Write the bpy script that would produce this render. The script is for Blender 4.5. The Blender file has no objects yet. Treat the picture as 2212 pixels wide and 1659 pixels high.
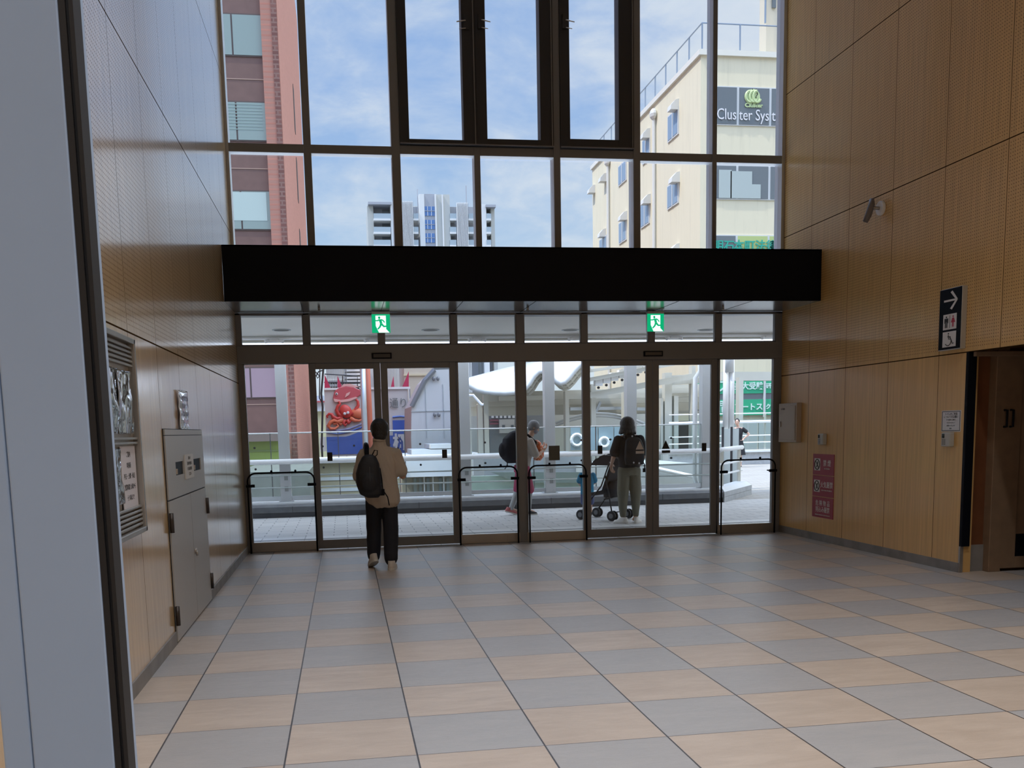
import bpy, bmesh, math, random
import numpy as np
from mathutils import Vector, Matrix, noise
random.seed(7)
S = bpy.context.scene
COL = S.collection
PI = math.pi

# ------------------------------------------------------------------ camera
F_PX, CX, CY, CAM_H = 2068.657, 1076.089, 1192.802, 1.4813
R_ = np.array([[0.98715335, -0.15829405, -0.02170846],
               [-0.04145067, -0.12250632, -0.99160176],
               [0.15430523, 0.97976283, -0.12749392]])      # rows: right, down, forward
cam = bpy.data.cameras.new('camera'); camo = bpy.data.objects.new('camera', cam); COL.objects.link(camo)
cam.sensor_fit = 'HORIZONTAL'; cam.sensor_width = 36; cam.lens = F_PX * 36 / 2212
cam.shift_x = (1106 - CX) / 2212; cam.shift_y = (CY - 829.5) / 2212
cam.clip_start = .05; cam.clip_end = 2000
mw = Matrix.Identity(4)
for i in range(3):
    mw[i][0] = R_[0][i]; mw[i][1] = -R_[1][i]; mw[i][2] = -R_[2][i]
mw[0][3], mw[1][3], mw[2][3] = 0, 0, CAM_H
camo.matrix_world = mw
S.camera = camo

def ray(u, v):
    return R_.T @ np.array([(u - CX) / F_PX, (v - CY) / F_PX, 1.])
def at(u, v, y):                     # point of the plane y=const seen at a photo pixel
    d = ray(u, v); t = y / d[1]; return Vector((d[0] * t, y, CAM_H + d[2] * t))
def atx(u, v, x):
    d = ray(u, v); t = x / d[0]; return Vector((x, d[1] * t, CAM_H + d[2] * t))
def atz(u, v, z=0.):
    d = ray(u, v); t = (z - CAM_H) / d[2]; return Vector((d[0] * t, d[1] * t, z))

# ------------------------------------------------------------------ sky, sun, exposure
S.view_settings.view_transform = 'Standard'; S.view_settings.look = 'None'
S.view_settings.gamma = 1; S.view_settings.exposure = 0.60
try: S.view_settings.use_curve_mapping = False
except Exception: pass
W = bpy.data.worlds.new('sky'); S.world = W; W.use_nodes = True
nt = W.node_tree; nt.nodes.clear()
def N(nt, t, **k):
    n = nt.nodes.new(t)
    for a, b in k.items():
        if a == 'inp':
            for i, val in b.items(): n.inputs[i].default_value = val
        else: setattr(n, a, b)
    return n
def L(nt, a, b): nt.links.new(a, b)
def ramp(nt, fac, stops, interp='LINEAR'):
    r = N(nt, 'ShaderNodeValToRGB'); r.color_ramp.interpolation = interp
    e = r.color_ramp.elements
    while len(e) < len(stops): e.new(.5)
    for i, (p, c) in enumerate(stops):
        e[i].position = p; e[i].color = (*c, 1) if len(c) == 3 else c
    L(nt, fac, r.inputs[0]); return r.outputs[0]
def mathn(nt, op, a, b=None, c=None, clamp=False):
    n = N(nt, 'ShaderNodeMath', operation=op); n.use_clamp = clamp
    for i, x in enumerate((a, b, c)):
        if x is None: continue
        if isinstance(x, (int, float)): n.inputs[i].default_value = x
        else: L(nt, x, n.inputs[i])
    return n.outputs[0]
def mixc(nt, f, a, b, mode='MIX'):
    n = N(nt, 'ShaderNodeMix', data_type='RGBA', blend_type=mode)
    for s, x in ((n.inputs[0], f), (n.inputs[6], a), (n.inputs[7], b)):
        if isinstance(x, (int, float)): s.default_value = x
        elif isinstance(x, (tuple, list)): s.default_value = (*x, 1) if len(x) == 3 else x
        else: L(nt, x, s)
    return n.outputs[2]
tc = N(nt, 'ShaderNodeTexCoord'); sep = N(nt, 'ShaderNodeSeparateXYZ'); L(nt, tc.outputs['Generated'], sep.inputs[0])
zz = mathn(nt, 'MAXIMUM', sep.outputs[2], .03)
den = mathn(nt, 'ADD', zz, .22)
pu = mathn(nt, 'DIVIDE', sep.outputs[0], den); pv = mathn(nt, 'DIVIDE', sep.outputs[1], den)
cmb = N(nt, 'ShaderNodeCombineXYZ'); L(nt, pu, cmb.inputs[0]); L(nt, pv, cmb.inputs[1])
n1 = N(nt, 'ShaderNodeTexNoise', inp={'Scale': 2.1, 'Detail': 9., 'Roughness': .62, 'Distortion': .35}); L(nt, cmb.outputs[0], n1.inputs[0])
n2 = N(nt, 'ShaderNodeTexNoise', inp={'Scale': 7.5, 'Detail': 7., 'Roughness': .6, 'Distortion': .5}); L(nt, cmb.outputs[0], n2.inputs[0])
bias = mathn(nt, 'MULTIPLY', sep.outputs[0], .28)
cl = mathn(nt, 'ADD', mathn(nt, 'ADD', mathn(nt, 'MULTIPLY', n1.outputs[0], .72), mathn(nt, 'MULTIPLY', n2.outputs[0], .28)), bias)
cm = ramp(nt, cl, [(.42, (.10, .10, .10)), (.53, (.36, .36, .36)), (.64, (.78, .78, .78)), (.78, (1, 1, 1))])
blue = ramp(nt, sep.outputs[2], [(.0, (.58, .75, .90)), (.12, (.50, .69, .90)), (.32, (.26, .46, .86)), (.7, (.16, .34, .74))])
skyc = mixc(nt, cm, blue, (.82, .88, .96))
hz = ramp(nt, sep.outputs[2], [(.0, (.85, .85, .85)), (.07, (.5, .5, .5)), (.19, (.0, .0, .0))])
skyc = mixc(nt, hz, skyc, (.74, .85, .95))
gmask = ramp(nt, sep.outputs[2], [(.0, (0, 0, 0)), (.012, (1, 1, 1))])
skyc = mixc(nt, gmask, (.34, .34, .33), skyc)
high = ramp(nt, sep.outputs[2], [(.40, (.62, .62, .62)), (.75, (3.2, 3.1, 3.0))])        # unseen overhead sky boosted to light porch and hall
behind = ramp(nt, mathn(nt, 'ADD', mathn(nt, 'MULTIPLY', sep.outputs[1], -.5), .5), [(.45, (1, 1, 1)), (.85, (1.25, 1.22, 1.2))])  # unseen rear sky, brightened to light the outside fronts
skyc = mixc(nt, 1., mixc(nt, 1., skyc, high, 'MULTIPLY'), behind, 'MULTIPLY')
bg = N(nt, 'ShaderNodeBackground', inp={1: 1.0}); L(nt, skyc, bg.inputs[0])
wo = N(nt, 'ShaderNodeOutputWorld'); L(nt, bg.outputs[0], wo.inputs[0])

sun = bpy.data.lights.new('sun', 'SUN'); sun.energy = 2.3; sun.angle = math.radians(1.2); sun.color = (1, .95, .87)
suno = bpy.data.objects.new('sun', sun); COL.objects.link(suno)
SUN_DIR = Vector((.62, .16, -1.))                         # travel direction: high from the left
suno.rotation_euler = SUN_DIR.to_track_quat('-Z', 'Y').to_euler()

# ------------------------------------------------------------------ materials
MATS = {}
def pmat(name, col=(.8, .8, .8), rough=.5, metal=0., spec=.5, emis=None, es=0., coat=0., coatr=.1, var=.0, vs=8., bump=0., bs=30.):
    if name in MATS: return MATS[name]
    m = bpy.data.materials.new(name); m.use_nodes = True; nt = m.node_tree
    b = nt.nodes['Principled BSDF']
    b.inputs['Base Color'].default_value = (*col, 1); b.inputs['Roughness'].default_value = rough
    b.inputs['Metallic'].default_value = metal; b.inputs['Specular IOR Level'].default_value = spec
    b.inputs['Coat Weight'].default_value = coat; b.inputs['Coat Roughness'].default_value = coatr
    if emis: b.inputs['Emission Color'].default_value = (*emis, 1); b.inputs['Emission Strength'].default_value = es
    tc = N(nt, 'ShaderNodeTexCoord')
    if var:
        n = N(nt, 'ShaderNodeTexNoise', inp={'Scale': vs, 'Detail': 5.}); L(nt, tc.outputs['Object'], n.inputs[0])
        f = ramp(nt, n.outputs[0], [(.3, (0, 0, 0)), (.7, (1, 1, 1))])
        c = mixc(nt, f, tuple(x * (1 - var) for x in col), tuple(min(1, x * (1 + var)) for x in col)); L(nt, c, b.inputs['Base Color'])
    if bump:
        n = N(nt, 'ShaderNodeTexNoise', inp={'Scale': bs, 'Detail': 3.}); L(nt, tc.outputs['Object'], n.inputs[0])
        bp = N(nt, 'ShaderNodeBump', inp={'Strength': bump, 'Distance': .02}); L(nt, n.outputs[0], bp.inputs['Height']); L(nt, bp.outputs[0], b.inputs['Normal'])
    MATS[name] = m; return m

def wood_wall(name, y0, p, base=(.64, .395, .15), coat=.35):
    m = bpy.data.materials.new(name); m.use_nodes = True; nt = m.node_tree; b = nt.nodes['Principled BSDF']
    g = N(nt, 'ShaderNodeTexCoord'); s = N(nt, 'ShaderNodeSeparateXYZ'); L(nt, g.outputs['Object'], s.inputs[0])
    y, z = s.outputs[1], s.outputs[2]
    ky = mathn(nt, 'DIVIDE', mathn(nt, 'SUBTRACT', y, y0 - 40 * p), p)
    fy = mathn(nt, 'FRACT', ky)
    dy = mathn(nt, 'MULTIPLY', mathn(nt, 'MINIMUM', fy, mathn(nt, 'SUBTRACT', 1., fy)), p)
    kz = mathn(nt, 'DIVIDE', mathn(nt, 'SUBTRACT', z, 2.107 - 1.797 * 4), 1.797)
    fz = mathn(nt, 'FRACT', kz)
    dz = mathn(nt, 'MULTIPLY', mathn(nt, 'MINIMUM', fz, mathn(nt, 'SUBTRACT', 1., fz)), 1.797)
    below = mathn(nt, 'LESS_THAN', z, 1.2)
    dz = mathn(nt, 'ADD', dz, below)
    ly = mathn(nt, 'LESS_THAN', dy, .0036); lz = mathn(nt, 'LESS_THAN', dz, .0055)
    groove = mathn(nt, 'MAXIMUM', ly, lz)
    # pinholes above the lower row of panels
    P = .03
    def cell(a, off):
        f = mathn(nt, 'FRACT', mathn(nt, 'ADD', mathn(nt, 'DIVIDE', mathn(nt, 'ADD', a, 50.), P), off))
        return mathn(nt, 'SUBTRACT', f, .5)
    cy_, cz_ = cell(y, 0.), cell(z, 0.)
    r = mathn(nt, 'SQRT', mathn(nt, 'ADD', mathn(nt, 'MULTIPLY', cy_, cy_), mathn(nt, 'MULTIPLY', cz_, cz_)))
    dot = mathn(nt, 'LESS_THAN', r, .15)
    ok = mathn(nt, 'MULTIPLY', mathn(nt, 'GREATER_THAN', z, 2.14), mathn(nt, 'MULTIPLY', mathn(nt, 'GREATER_THAN', dy, .022), mathn(nt, 'GREATER_THAN', dz, .022)))
    dot = mathn(nt, 'MULTIPLY', dot, ok)
    # veneer: per-panel tone, vertical grain
    cid = N(nt, 'ShaderNodeCombineXYZ'); L(nt, mathn(nt, 'FLOOR', ky), cid.inputs[0]); L(nt, mathn(nt, 'FLOOR', kz), cid.inputs[1])
    wn = N(nt, 'ShaderNodeTexWhiteNoise', noise_dimensions='3D'); L(nt, cid.outputs[0], wn.inputs[0])
    mp = N(nt, 'ShaderNodeMapping'); mp.inputs['Scale'].default_value = (1, 26, .9); L(nt, g.outputs['Object'], mp.inputs[0])
    gr = N(nt, 'ShaderNodeTexNoise', inp={'Scale': 1.4, 'Detail': 5., 'Roughness': .6}); L(nt, mp.outputs[0], gr.inputs[0])
    c = mixc(nt, ramp(nt, gr.outputs[0], [(.3, (0, 0, 0)), (.7, (1, 1, 1))]), tuple(x * .86 for x in base), tuple(x * 1.12 for x in base))
    c = mixc(nt, mathn(nt, 'MULTIPLY', wn.outputs[0], .22), c, (base[0] * .8, base[1] * .76, base[2] * .68))
    c = mixc(nt, groove, c, (.05, .028, .012)); c = mixc(nt, dot, c, (.10, .06, .035))
    L(nt, c, b.inputs['Base Color'])
    b.inputs['Roughness'].default_value = .34; b.inputs['Specular IOR Level'].default_value = .5
    hole = mathn(nt, 'MAXIMUM', groove, dot); L(nt, mathn(nt, 'MULTIPLY', mathn(nt, 'SUBTRACT', 1., hole), coat), b.inputs['Coat Weight']); L(nt, mathn(nt, 'MULTIPLY', mathn(nt, 'SUBTRACT', 1., hole), .5), b.inputs['Specular IOR Level']); b.inputs['Coat Roughness'].default_value = .13
    mp2 = N(nt, 'ShaderNodeMapping'); mp2.inputs['Scale'].default_value = (1, 14, 1.1); L(nt, g.outputs['Object'], mp2.inputs[0])
    n3 = N(nt, 'ShaderNodeTexNoise', inp={'Scale': 1.2, 'Detail': 2.}); L(nt, mp2.outputs[0], n3.inputs[0])
    bp = N(nt, 'ShaderNodeBump', inp={'Strength': .12, 'Distance': .006}); L(nt, n3.outputs[0], bp.inputs['Height'])
    L(nt, bp.outputs[0], b.inputs['Normal']); L(nt, bp.outputs[0], b.inputs['Coat Normal'])
    return m

def tile_floor():
    m = bpy.data.materials.new('floor_tile'); m.use_nodes = True; nt = m.node_tree; b = nt.nodes['Principled BSDF']
    g = N(nt, 'ShaderNodeTexCoord'); s = N(nt, 'ShaderNodeSeparateXYZ'); L(nt, g.outputs['Object'], s.inputs[0])
    kx = mathn(nt, 'DIVIDE', mathn(nt, 'SUBTRACT', s.outputs[0], -.9253 - 24), .6)
    ky = mathn(nt, 'DIVIDE', mathn(nt, 'SUBTRACT', s.outputs[1], 4.2676 - 24), .6)
    fx, fy = mathn(nt, 'FRACT', kx), mathn(nt, 'FRACT', ky)
    dx = mathn(nt, 'MULTIPLY', mathn(nt, 'MINIMUM', fx, mathn(nt, 'SUBTRACT', 1., fx)), .6)
    dy = mathn(nt, 'MULTIPLY', mathn(nt, 'MINIMUM', fy, mathn(nt, 'SUBTRACT', 1., fy)), .6)
    gx = mathn(nt, 'LESS_THAN', dx, .0042); gy = mathn(nt, 'LESS_THAN', dy, .0026)
    grout = mathn(nt, 'MAXIMUM', gx, gy)
    ix, iy = mathn(nt, 'FLOOR', kx), mathn(nt, 'FLOOR', ky)
    par = mathn(nt, 'FLOORED_MODULO', mathn(nt, 'ADD', ix, iy), 2.)
    cid = N(nt, 'ShaderNodeCombineXYZ'); L(nt, ix, cid.inputs[0]); L(nt, iy, cid.inputs[1])
    wn = N(nt, 'ShaderNodeTexWhiteNoise', noise_dimensions='3D'); L(nt, cid.outputs[0], wn.inputs[0])
    # stone veins differ per tile
    off = N(nt, 'ShaderNodeVectorMath', operation='MULTIPLY_ADD'); L(nt, wn.outputs[1], off.inputs[0]); off.inputs[1].default_value = (30, 30, 30); L(nt, g.outputs['Object'], off.inputs[2])
    mp = N(nt, 'ShaderNodeMapping'); mp.inputs['Scale'].default_value = (1.2, 4.5, 1); L(nt, off.outputs[0], mp.inputs[0])
    n1 = N(nt, 'ShaderNodeTexNoise', inp={'Scale': 2.2, 'Detail': 8., 'Roughness': .65, 'Distortion': .6}); L(nt, mp.outputs[0], n1.inputs[0])
    n2 = N(nt, 'ShaderNodeTexNoise', inp={'Scale': 190., 'Detail': 2.}); L(nt, g.outputs['Object'], n2.inputs[0])
    v = ramp(nt, n1.outputs[0], [(.3, (0, 0, 0)), (.75, (1, 1, 1))])
    beige = mixc(nt, v, (.55, .462, .385), (.40, .325, .262))
    grey = mixc(nt, v, (.345, .345, .35), (.41, .40, .395))
    rnd = mathn(nt, 'MULTIPLY', wn.outputs[0], .35)
    beige = mixc(nt, rnd, beige, (.44, .35, .27)); grey = mixc(nt, rnd, grey, (.32, .30, .29))
    c = mixc(nt, par, grey, beige)
    c = mixc(nt, mathn(nt, 'MULTIPLY', n2.outputs[0], .25), c, (.1, .09, .08))
    c = mixc(nt, grout, c, (.035, .03, .027))
    L(nt, c, b.inputs['Base Color'])
    n3 = N(nt, 'ShaderNodeTexNoise', inp={'Scale': 16., 'Detail': 6., 'Roughness': .7, 'Distortion': .8}); L(nt, mp.outputs[0], n3.inputs[0])
    rg = ramp(nt, n3.outputs[0], [(.3, (.34, .34, .34)), (.7, (.50, .50, .50))])
    L(nt, rg, b.inputs['Roughness'])
    hgt = mathn(nt, 'SUBTRACT', mathn(nt, 'MULTIPLY', n3.outputs[0], .4), grout)
    bp = N(nt, 'ShaderNodeBump', inp={'Strength': .22, 'Distance': .004}); L(nt, hgt, bp.inputs['Height']); L(nt, bp.outputs[0], b.inputs['Normal'])
    b.inputs['Specular IOR Level'].default_value = .9
    return m

def brickmat(name, c1, c2, mortar, w, h, axis='xz', msize=.012, rough=.8, bump=.4, off=.5):
    m = bpy.data.materials.new(name); m.use_nodes = True; nt = m.node_tree; b = nt.nodes['Principled BSDF']
    g = N(nt, 'ShaderNodeTexCoord'); s = N(nt, 'ShaderNodeSeparateXYZ'); L(nt, g.outputs['Object'], s.inputs[0])
    cb = N(nt, 'ShaderNodeCombineXYZ'); ax = {'x': 0, 'y': 1, 'z': 2}
    L(nt, s.outputs[ax[axis[0]]], cb.inputs[0]); L(nt, s.outputs[ax[axis[1]]], cb.inputs[1])
    br = N(nt, 'ShaderNodeTexBrick'); L(nt, cb.outputs[0], br.inputs[0]); br.offset = off
    br.inputs['Color1'].default_value = (*c1, 1); br.inputs['Color2'].default_value = (*c2, 1); br.inputs['Mortar'].default_value = (*mortar, 1)
    br.inputs['Scale'].default_value = 1; br.inputs['Mortar Size'].default_value = msize; br.inputs['Brick Width'].default_value = w; br.inputs['Row Height'].default_value = h
    n = N(nt, 'ShaderNodeTexNoise', inp={'Scale': 1.6, 'Detail': 6.}); L(nt, g.outputs['Object'], n.inputs[0])
    c = mixc(nt, mathn(nt, 'MULTIPLY', n.outputs[0], .35), br.outputs[0], tuple(x * .7 for x in c1)); L(nt, c, b.inputs['Base Color'])
    b.inputs['Roughness'].default_value = rough
    bp = N(nt, 'ShaderNodeBump', inp={'Strength': bump, 'Distance': .01}); bp.invert = True; L(nt, br.outputs[1], bp.inputs['Height']); L(nt, bp.outputs[0], b.inputs['Normal'])
    return m

def stucco(name, col, streak=.35):
    m = bpy.data.materials.new(name); m.use_nodes = True; nt = m.node_tree; b = nt.nodes['Principled BSDF']
    g = N(nt, 'ShaderNodeTexCoord')
    mp = N(nt, 'ShaderNodeMapping'); mp.inputs['Scale'].default_value = (1.5, 1.5, .13); L(nt, g.outputs['Object'], mp.inputs[0])
    n = N(nt, 'ShaderNodeTexNoise', inp={'Scale': 2.2, 'Detail': 6., 'Roughness': .7}); L(nt, mp.outputs[0], n.inputs[0])
    n2 = N(nt, 'ShaderNodeTexNoise', inp={'Scale': .35, 'Detail': 4.}); L(nt, g.outputs['Object'], n2.inputs[0])
    f = mathn(nt, 'MULTIPLY', ramp(nt, n.outputs[0], [(.52, (0, 0, 0)), (.75, (1, 1, 1))]), streak)
    c = mixc(nt, f, col, tuple(x * .62 for x in col))
    c = mixc(nt, mathn(nt, 'MULTIPLY', n2.outputs[0], .25), c, tuple(x * .8 for x in col)); L(nt, c, b.inputs['Base Color'])
    b.inputs['Roughness'].default_value = .85; return m

def glassmat(name, tint=(1, 1, 1), refl=1.0, rough=.0, dirt=0.):
    m = bpy.data.materials.new(name); m.use_nodes = True; nt = m.node_tree; nt.nodes.clear()
    tr = N(nt, 'ShaderNodeBsdfTransparent'); tr.inputs[0].default_value = (*tint, 1)
    gl = N(nt, 'ShaderNodeBsdfGlossy', inp={'Roughness': rough}); fr = N(nt, 'ShaderNodeFresnel', inp={0: 1.5})
    f = mathn(nt, 'MULTIPLY', fr.outputs[0], refl)
    mx = N(nt, 'ShaderNodeMixShader'); L(nt, f, mx.inputs[0]); L(nt, tr.outputs[0], mx.inputs[1]); L(nt, gl.outputs[0], mx.inputs[2])
    out = N(nt, 'ShaderNodeOutputMaterial'); last = mx.outputs[0]
    if dirt:
        df = N(nt, 'ShaderNodeBsdfDiffuse', inp={0: (.8, .85, .83, 1)}); m2 = N(nt, 'ShaderNodeMixShader', inp={0: dirt}); L(nt, last, m2.inputs[1]); L(nt, df.outputs[0], m2.inputs[2]); last = m2.outputs[0]
    L(nt, last, out.inputs[0]); return m

M = dict(
 wood_left=wood_wall('birch_panel_left', 8.787, .889, (.64, .44, .22), 1.), wood_right=wood_wall('birch_panel_right', 12.445, .9008),
 floor=tile_floor(),
 stone=pmat('grey_stone', (.20, .19, .18), .5, var=.2, vs=5),
 alu=pmat('bronze_aluminium', (.22, .225, .235), .42, .2),
 alu_dark=pmat('dark_aluminium', (.045, .047, .053), .45, .3),
 alu_light=pmat('silver_aluminium', (.55, .58, .6), .35, .7),
 steel=pmat('brushed_steel', (.42, .40, .37), .38, .8, var=.08, vs=3),
 cabsteel=pmat('painted_steel', (.46, .43, .39), .42, .35),
 black=pmat('black_paint', (.003, .004, .008), .55, spec=.15), rubber=pmat('black_rubber', (.008, .008, .01), .6),
 blackgloss=pmat('black_gloss', (.01, .01, .012), .2),
 soffit=pmat('grey_soffit', (.22, .22, .23), .22, .3), white=pmat('white_paint', (.80, .80, .79), .45, var=.03, vs=2),
 whiterail=pmat('white_enamel', (.86, .87, .87), .3), outsoffit=pmat('outer_soffit', (.88, .85, .80), .6, var=.03, vs=1.2),
 glass=glassmat('clear_glass', (.98, .99, .985), .35), glassg=glassmat('green_tinted_glass', (.94, .975, .965), .5, dirt=.012),
 postgrey=pmat('blue_grey_metal', (.31, .41, .58), .4, .0, var=.04, vs=2),
 paper=pmat('paper', (.72, .72, .72), .6, bump=.3, bs=12), redsign=pmat('red_sign', (.30, .02, .04), .5), textw=pmat('white_ink', (.75, .74, .72), .6),
 ink=pmat('black_ink', (.02, .02, .02), .6), pict=pmat('sign_white', (.70, .68, .68), .5), redink=pmat('red_ink', (.40, .02, .06), .5),
 ceiling=pmat('ceiling_panel', (.45, .43, .40), .7),
)

# ------------------------------------------------------------------ mesh helpers
class MB:
    def __init__(s): s.v = []; s.f = []
    def add(s, v, f):
        n = len(s.v); s.v += [tuple(x) for x in v]; s.f += [tuple(i + n for i in q) for q in f]; return s
    def box(s, x0, x1, y0, y1, z0, z1, mtx=None):
        if x0 > x1: x0, x1 = x1, x0
        if y0 > y1: y0, y1 = y1, y0
        if z0 > z1: z0, z1 = z1, z0
        v = [(x, y, z) for z in (z0, z1) for y in (y0, y1) for x in (x0, x1)]
        if mtx is not None: v = [mtx @ Vector(q) for q in v]
        return s.add(v, [(0, 2, 3, 1), (4, 5, 7, 6), (0, 1, 5, 4), (2, 6, 7, 3), (0, 4, 6, 2), (1, 3, 7, 5)])
    def prism(s, pts, d):                       # polygon (list of 3D) extruded by vector d
        pts = [Vector(p) for p in pts]; d = Vector(d); n = len(pts)
        v = pts + [p + d for p in pts]
        f = [tuple(range(n))[::-1], tuple(range(n, 2 * n))] + [(i, (i + 1) % n, n + (i + 1) % n, n + i) for i in range(n)]
        return s.add(v, f)
    def tube(s, pts, r, n=10, caps=True):
        pts = [Vector(p) for p in pts]; rs = r if isinstance(r, (list, tuple)) else [r] * len(pts)
        v = []; f = []; up = None
        for i, p in enumerate(pts):
            a = pts[max(i - 1, 0)]; b = pts[min(i + 1, len(pts) - 1)]; t = (b - a).normalized()
            if up is None:
                up = t.orthogonal().normalized()
            else:
                up = (up - t * up.dot(t)); up = up.normalized() if up.length > 1e-6 else t.orthogonal().normalized()
            w = t.cross(up)
            for k in range(n):
                a_ = 2 * PI * k / n; v.append(p + (up * math.cos(a_) + w * math.sin(a_)) * rs[i])
        m = len(pts)
        for i in range(m - 1):
            for k in range(n):
                f.append((i * n + k, i * n + (k + 1) % n, (i + 1) * n + (k + 1) % n, (i + 1) * n + k))
        if caps: f += [tuple(range(n))[::-1], tuple((m - 1) * n + k for k in range(n))]
        return s.add(v, f)
    def cyl(s, p0, p1, r, n=16): return s.tube([p0, p1], r, n)
    def cap(s, p0, r0, p1, r1, n=14, m=5):      # tapered capsule
        p0, p1 = Vector(p0), Vector(p1); t = (p1 - p0); ln = t.length; t = t / ln if ln > 1e-6 else Vector((0, 0, 1))
        up = t.orthogonal().normalized(); w = t.cross(up); v = []; f = []
        rings = [(p0 - t * r0 * math.cos(a), r0 * math.sin(a)) for a in [PI / 2 * (k + .35) / m for k in range(m)]] + [(p0, r0), (p1, r1)]
        rings += [(p1 + t * r1 * math.sin(a), r1 * math.cos(a)) for a in [PI / 2 * (k + 1) / m - .35 * PI / 2 / m for k in range(m)]]
        for c, r in rings:
            for k in range(n): a = 2 * PI * k / n; v.append(c + (up * math.cos(a) + w * math.sin(a)) * max(r, .0005))
        R = len(rings)
        for i in range(R - 1):
            for k in range(n): f.append((i * n + k, i * n + (k + 1) % n, (i + 1) * n + (k + 1) % n, (i + 1) * n + k))
        f += [tuple(range(n))[::-1], tuple((R - 1) * n + k for k in range(n))]
        return s.add(v, f)
    def chain(s, pts, rs):
        for i in range(len(pts) - 1): s.cap(pts[i], rs[i], pts[i + 1], rs[i + 1])
        return s
    def ell(s, c, r, n=20, m=12, rot=None):
        c = Vector(c); v = []; f = []
        for i in range(m + 1):
            th = PI * (i + (.12 if i == 0 else -.12 if i == m else 0)) / m
            for k in range(n):
                a = 2 * PI * k / n; q = Vector((r[0] * math.sin(th) * math.cos(a), r[1] * math.sin(th) * math.sin(a), r[2] * math.cos(th)))
                if rot is not None: q = rot @ q
                v.append(c + q)
        for i in range(m):
            for k in range(n): f.append((i * n + k, (i + 1) * n + k, (i + 1) * n + (k + 1) % n, i * n + (k + 1) % n))
        f += [tuple(range(n)), tuple(m * n + k for k in range(n))[::-1]]
        return s.add(v, f)
    def loft(s, rings, n=28, pw=2.0):           # rings (cx,cy,z,rx,ry) stacked in z
        v = []; f = []
        for (x, y, z, rx, ry) in rings:
            for k in range(n):
                a = 2 * PI * k / n; c, q = math.cos(a), math.sin(a); e = 2 / pw
                v.append((x + rx * math.copysign(abs(c) ** e, c), y + ry * math.copysign(abs(q) ** e, q), z))
        R = len(rings)
        for i in range(R - 1):
            for k in range(n): f.append((i * n + k, i * n + (k + 1) % n, (i + 1) * n + (k + 1) % n, (i + 1) * n + k))
        f += [tuple(range(n))[::-1], tuple((R - 1) * n + k for k in range(n))]
        return s.add(v, f)
    def build(s, name, mat, parent=None, smooth=False, bevel=0., label=None, seg=2):
        me = bpy.data.meshes.new(name); me.from_pydata(s.v, [], s.f); me.validate(); me.update()
        bm = bmesh.new(); bm.from_mesh(me); bmesh.ops.recalc_face_normals(bm, faces=bm.faces)
        bm.to_mesh(me); bm.free()
        return link(name, me, mat, parent, smooth, bevel, label, seg)

def link(name, me, mat, parent=None, smooth=False, bevel=0., label=None, seg=2):
    o = bpy.data.objects.new(name, me); COL.objects.link(o)
    me.materials.clear(); me.materials.append(M[mat] if isinstance(mat, str) else mat)
    if smooth:
        for p in me.polygons: p.use_smooth = True
    if bevel:
        b = o.modifiers.new('bevel', 'BEVEL'); b.width = bevel; b.segments = seg; b.limit_method = 'ANGLE'; b.angle_limit = .6
    if parent is not None:
        o.parent = parent; o.matrix_parent_inverse = parent_world(parent).inverted()
    if label: o['label'] = label
    return o
def parent_world(p):
    m = p.matrix_basis.copy()
    if p.parent: m = parent_world(p.parent) @ p.matrix_parent_inverse @ m
    return m
def remesh(mb, name, mat, parent, voxel=.01, smooth=2, label=None, loc=None, rotz=0.):
    me = bpy.data.meshes.new(name); me.from_pydata(mb.v, [], mb.f); me.validate()
    bm = bmesh.new(); bm.from_mesh(me); bmesh.ops.recalc_face_normals(bm, faces=bm.faces); bm.to_mesh(me); bm.free()
    t = bpy.data.objects.new('tmp', me); COL.objects.link(t)
    r = t.modifiers.new('r', 'REMESH'); r.mode = 'VOXEL'; r.voxel_size = voxel; r.adaptivity = 0
    if smooth: q = t.modifiers.new('s', 'SMOOTH'); q.iterations = smooth; q.factor = .5
    dg = bpy.context.evaluated_depsgraph_get(); dg.update()
    m2 = bpy.data.meshes.new_from_object(t.evaluated_get(dg)); m2.name = name
    bpy.data.objects.remove(t); bpy.data.meshes.remove(me)
    o = link(name, m2, mat, None, True, 0, label)
    if parent is not None: o.parent = parent
    return o
def tag(o, label=None, cat=None, group=None, kind=None):
    if label: o['label'] = label
    if cat: o['category'] = cat
    if group: o['group'] = group
    if kind: o['kind'] = kind
    return o
def thing(name, label, cat, loc=(0, 0, 0), rotz=0., group=None):
    o = bpy.data.objects.new(name, None); COL.objects.link(o); o.empty_display_size = .1
    o.location = loc; o.rotation_euler = (0, 0, rotz)
    return tag(o, label, cat, group)
def struct(o): o['kind'] = 'structure'; return o
def sroot(name, loc=(0, 0, 0)):
    o = bpy.data.objects.new(name, None); COL.objects.link(o); o.location = loc; o['kind'] = 'structure'; return o
def duptree(o, parent=None):
    c = o.copy(); COL.objects.link(c)
    if parent is not None: c.parent = parent
    for ch in list(o.children): duptree(ch, c)
    return c
def text(body, size, loc, rot, mat, name, parent=None, ext=.002, sx=1., bold=0., align='CENTER', width=None):
    cu = bpy.data.curves.new(name, 'FONT'); cu.body = body; cu.size = size; cu.align_x = align; cu.align_y = 'CENTER'; cu.extrude = ext
    if bold: cu.offset = bold
    cu.resolution_u = 3
    t = bpy.data.objects.new('tmp', cu); COL.objects.link(t)
    dg = bpy.context.evaluated_depsgraph_get(); dg.update()
    me = bpy.data.meshes.new_from_object(t.evaluated_get(dg)); me.name = name
    bpy.data.objects.remove(t)
    if width:
        xs_ = [v.co.x for v in me.vertices]; sx = width / max(.001, max(xs_) - min(xs_))
    mt = Matrix.Translation(loc) @ rot.to_4x4() @ Matrix.Diagonal((sx, 1, 1, 1)); me.transform(mt)
    return link(name, me, mat, parent)
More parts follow.
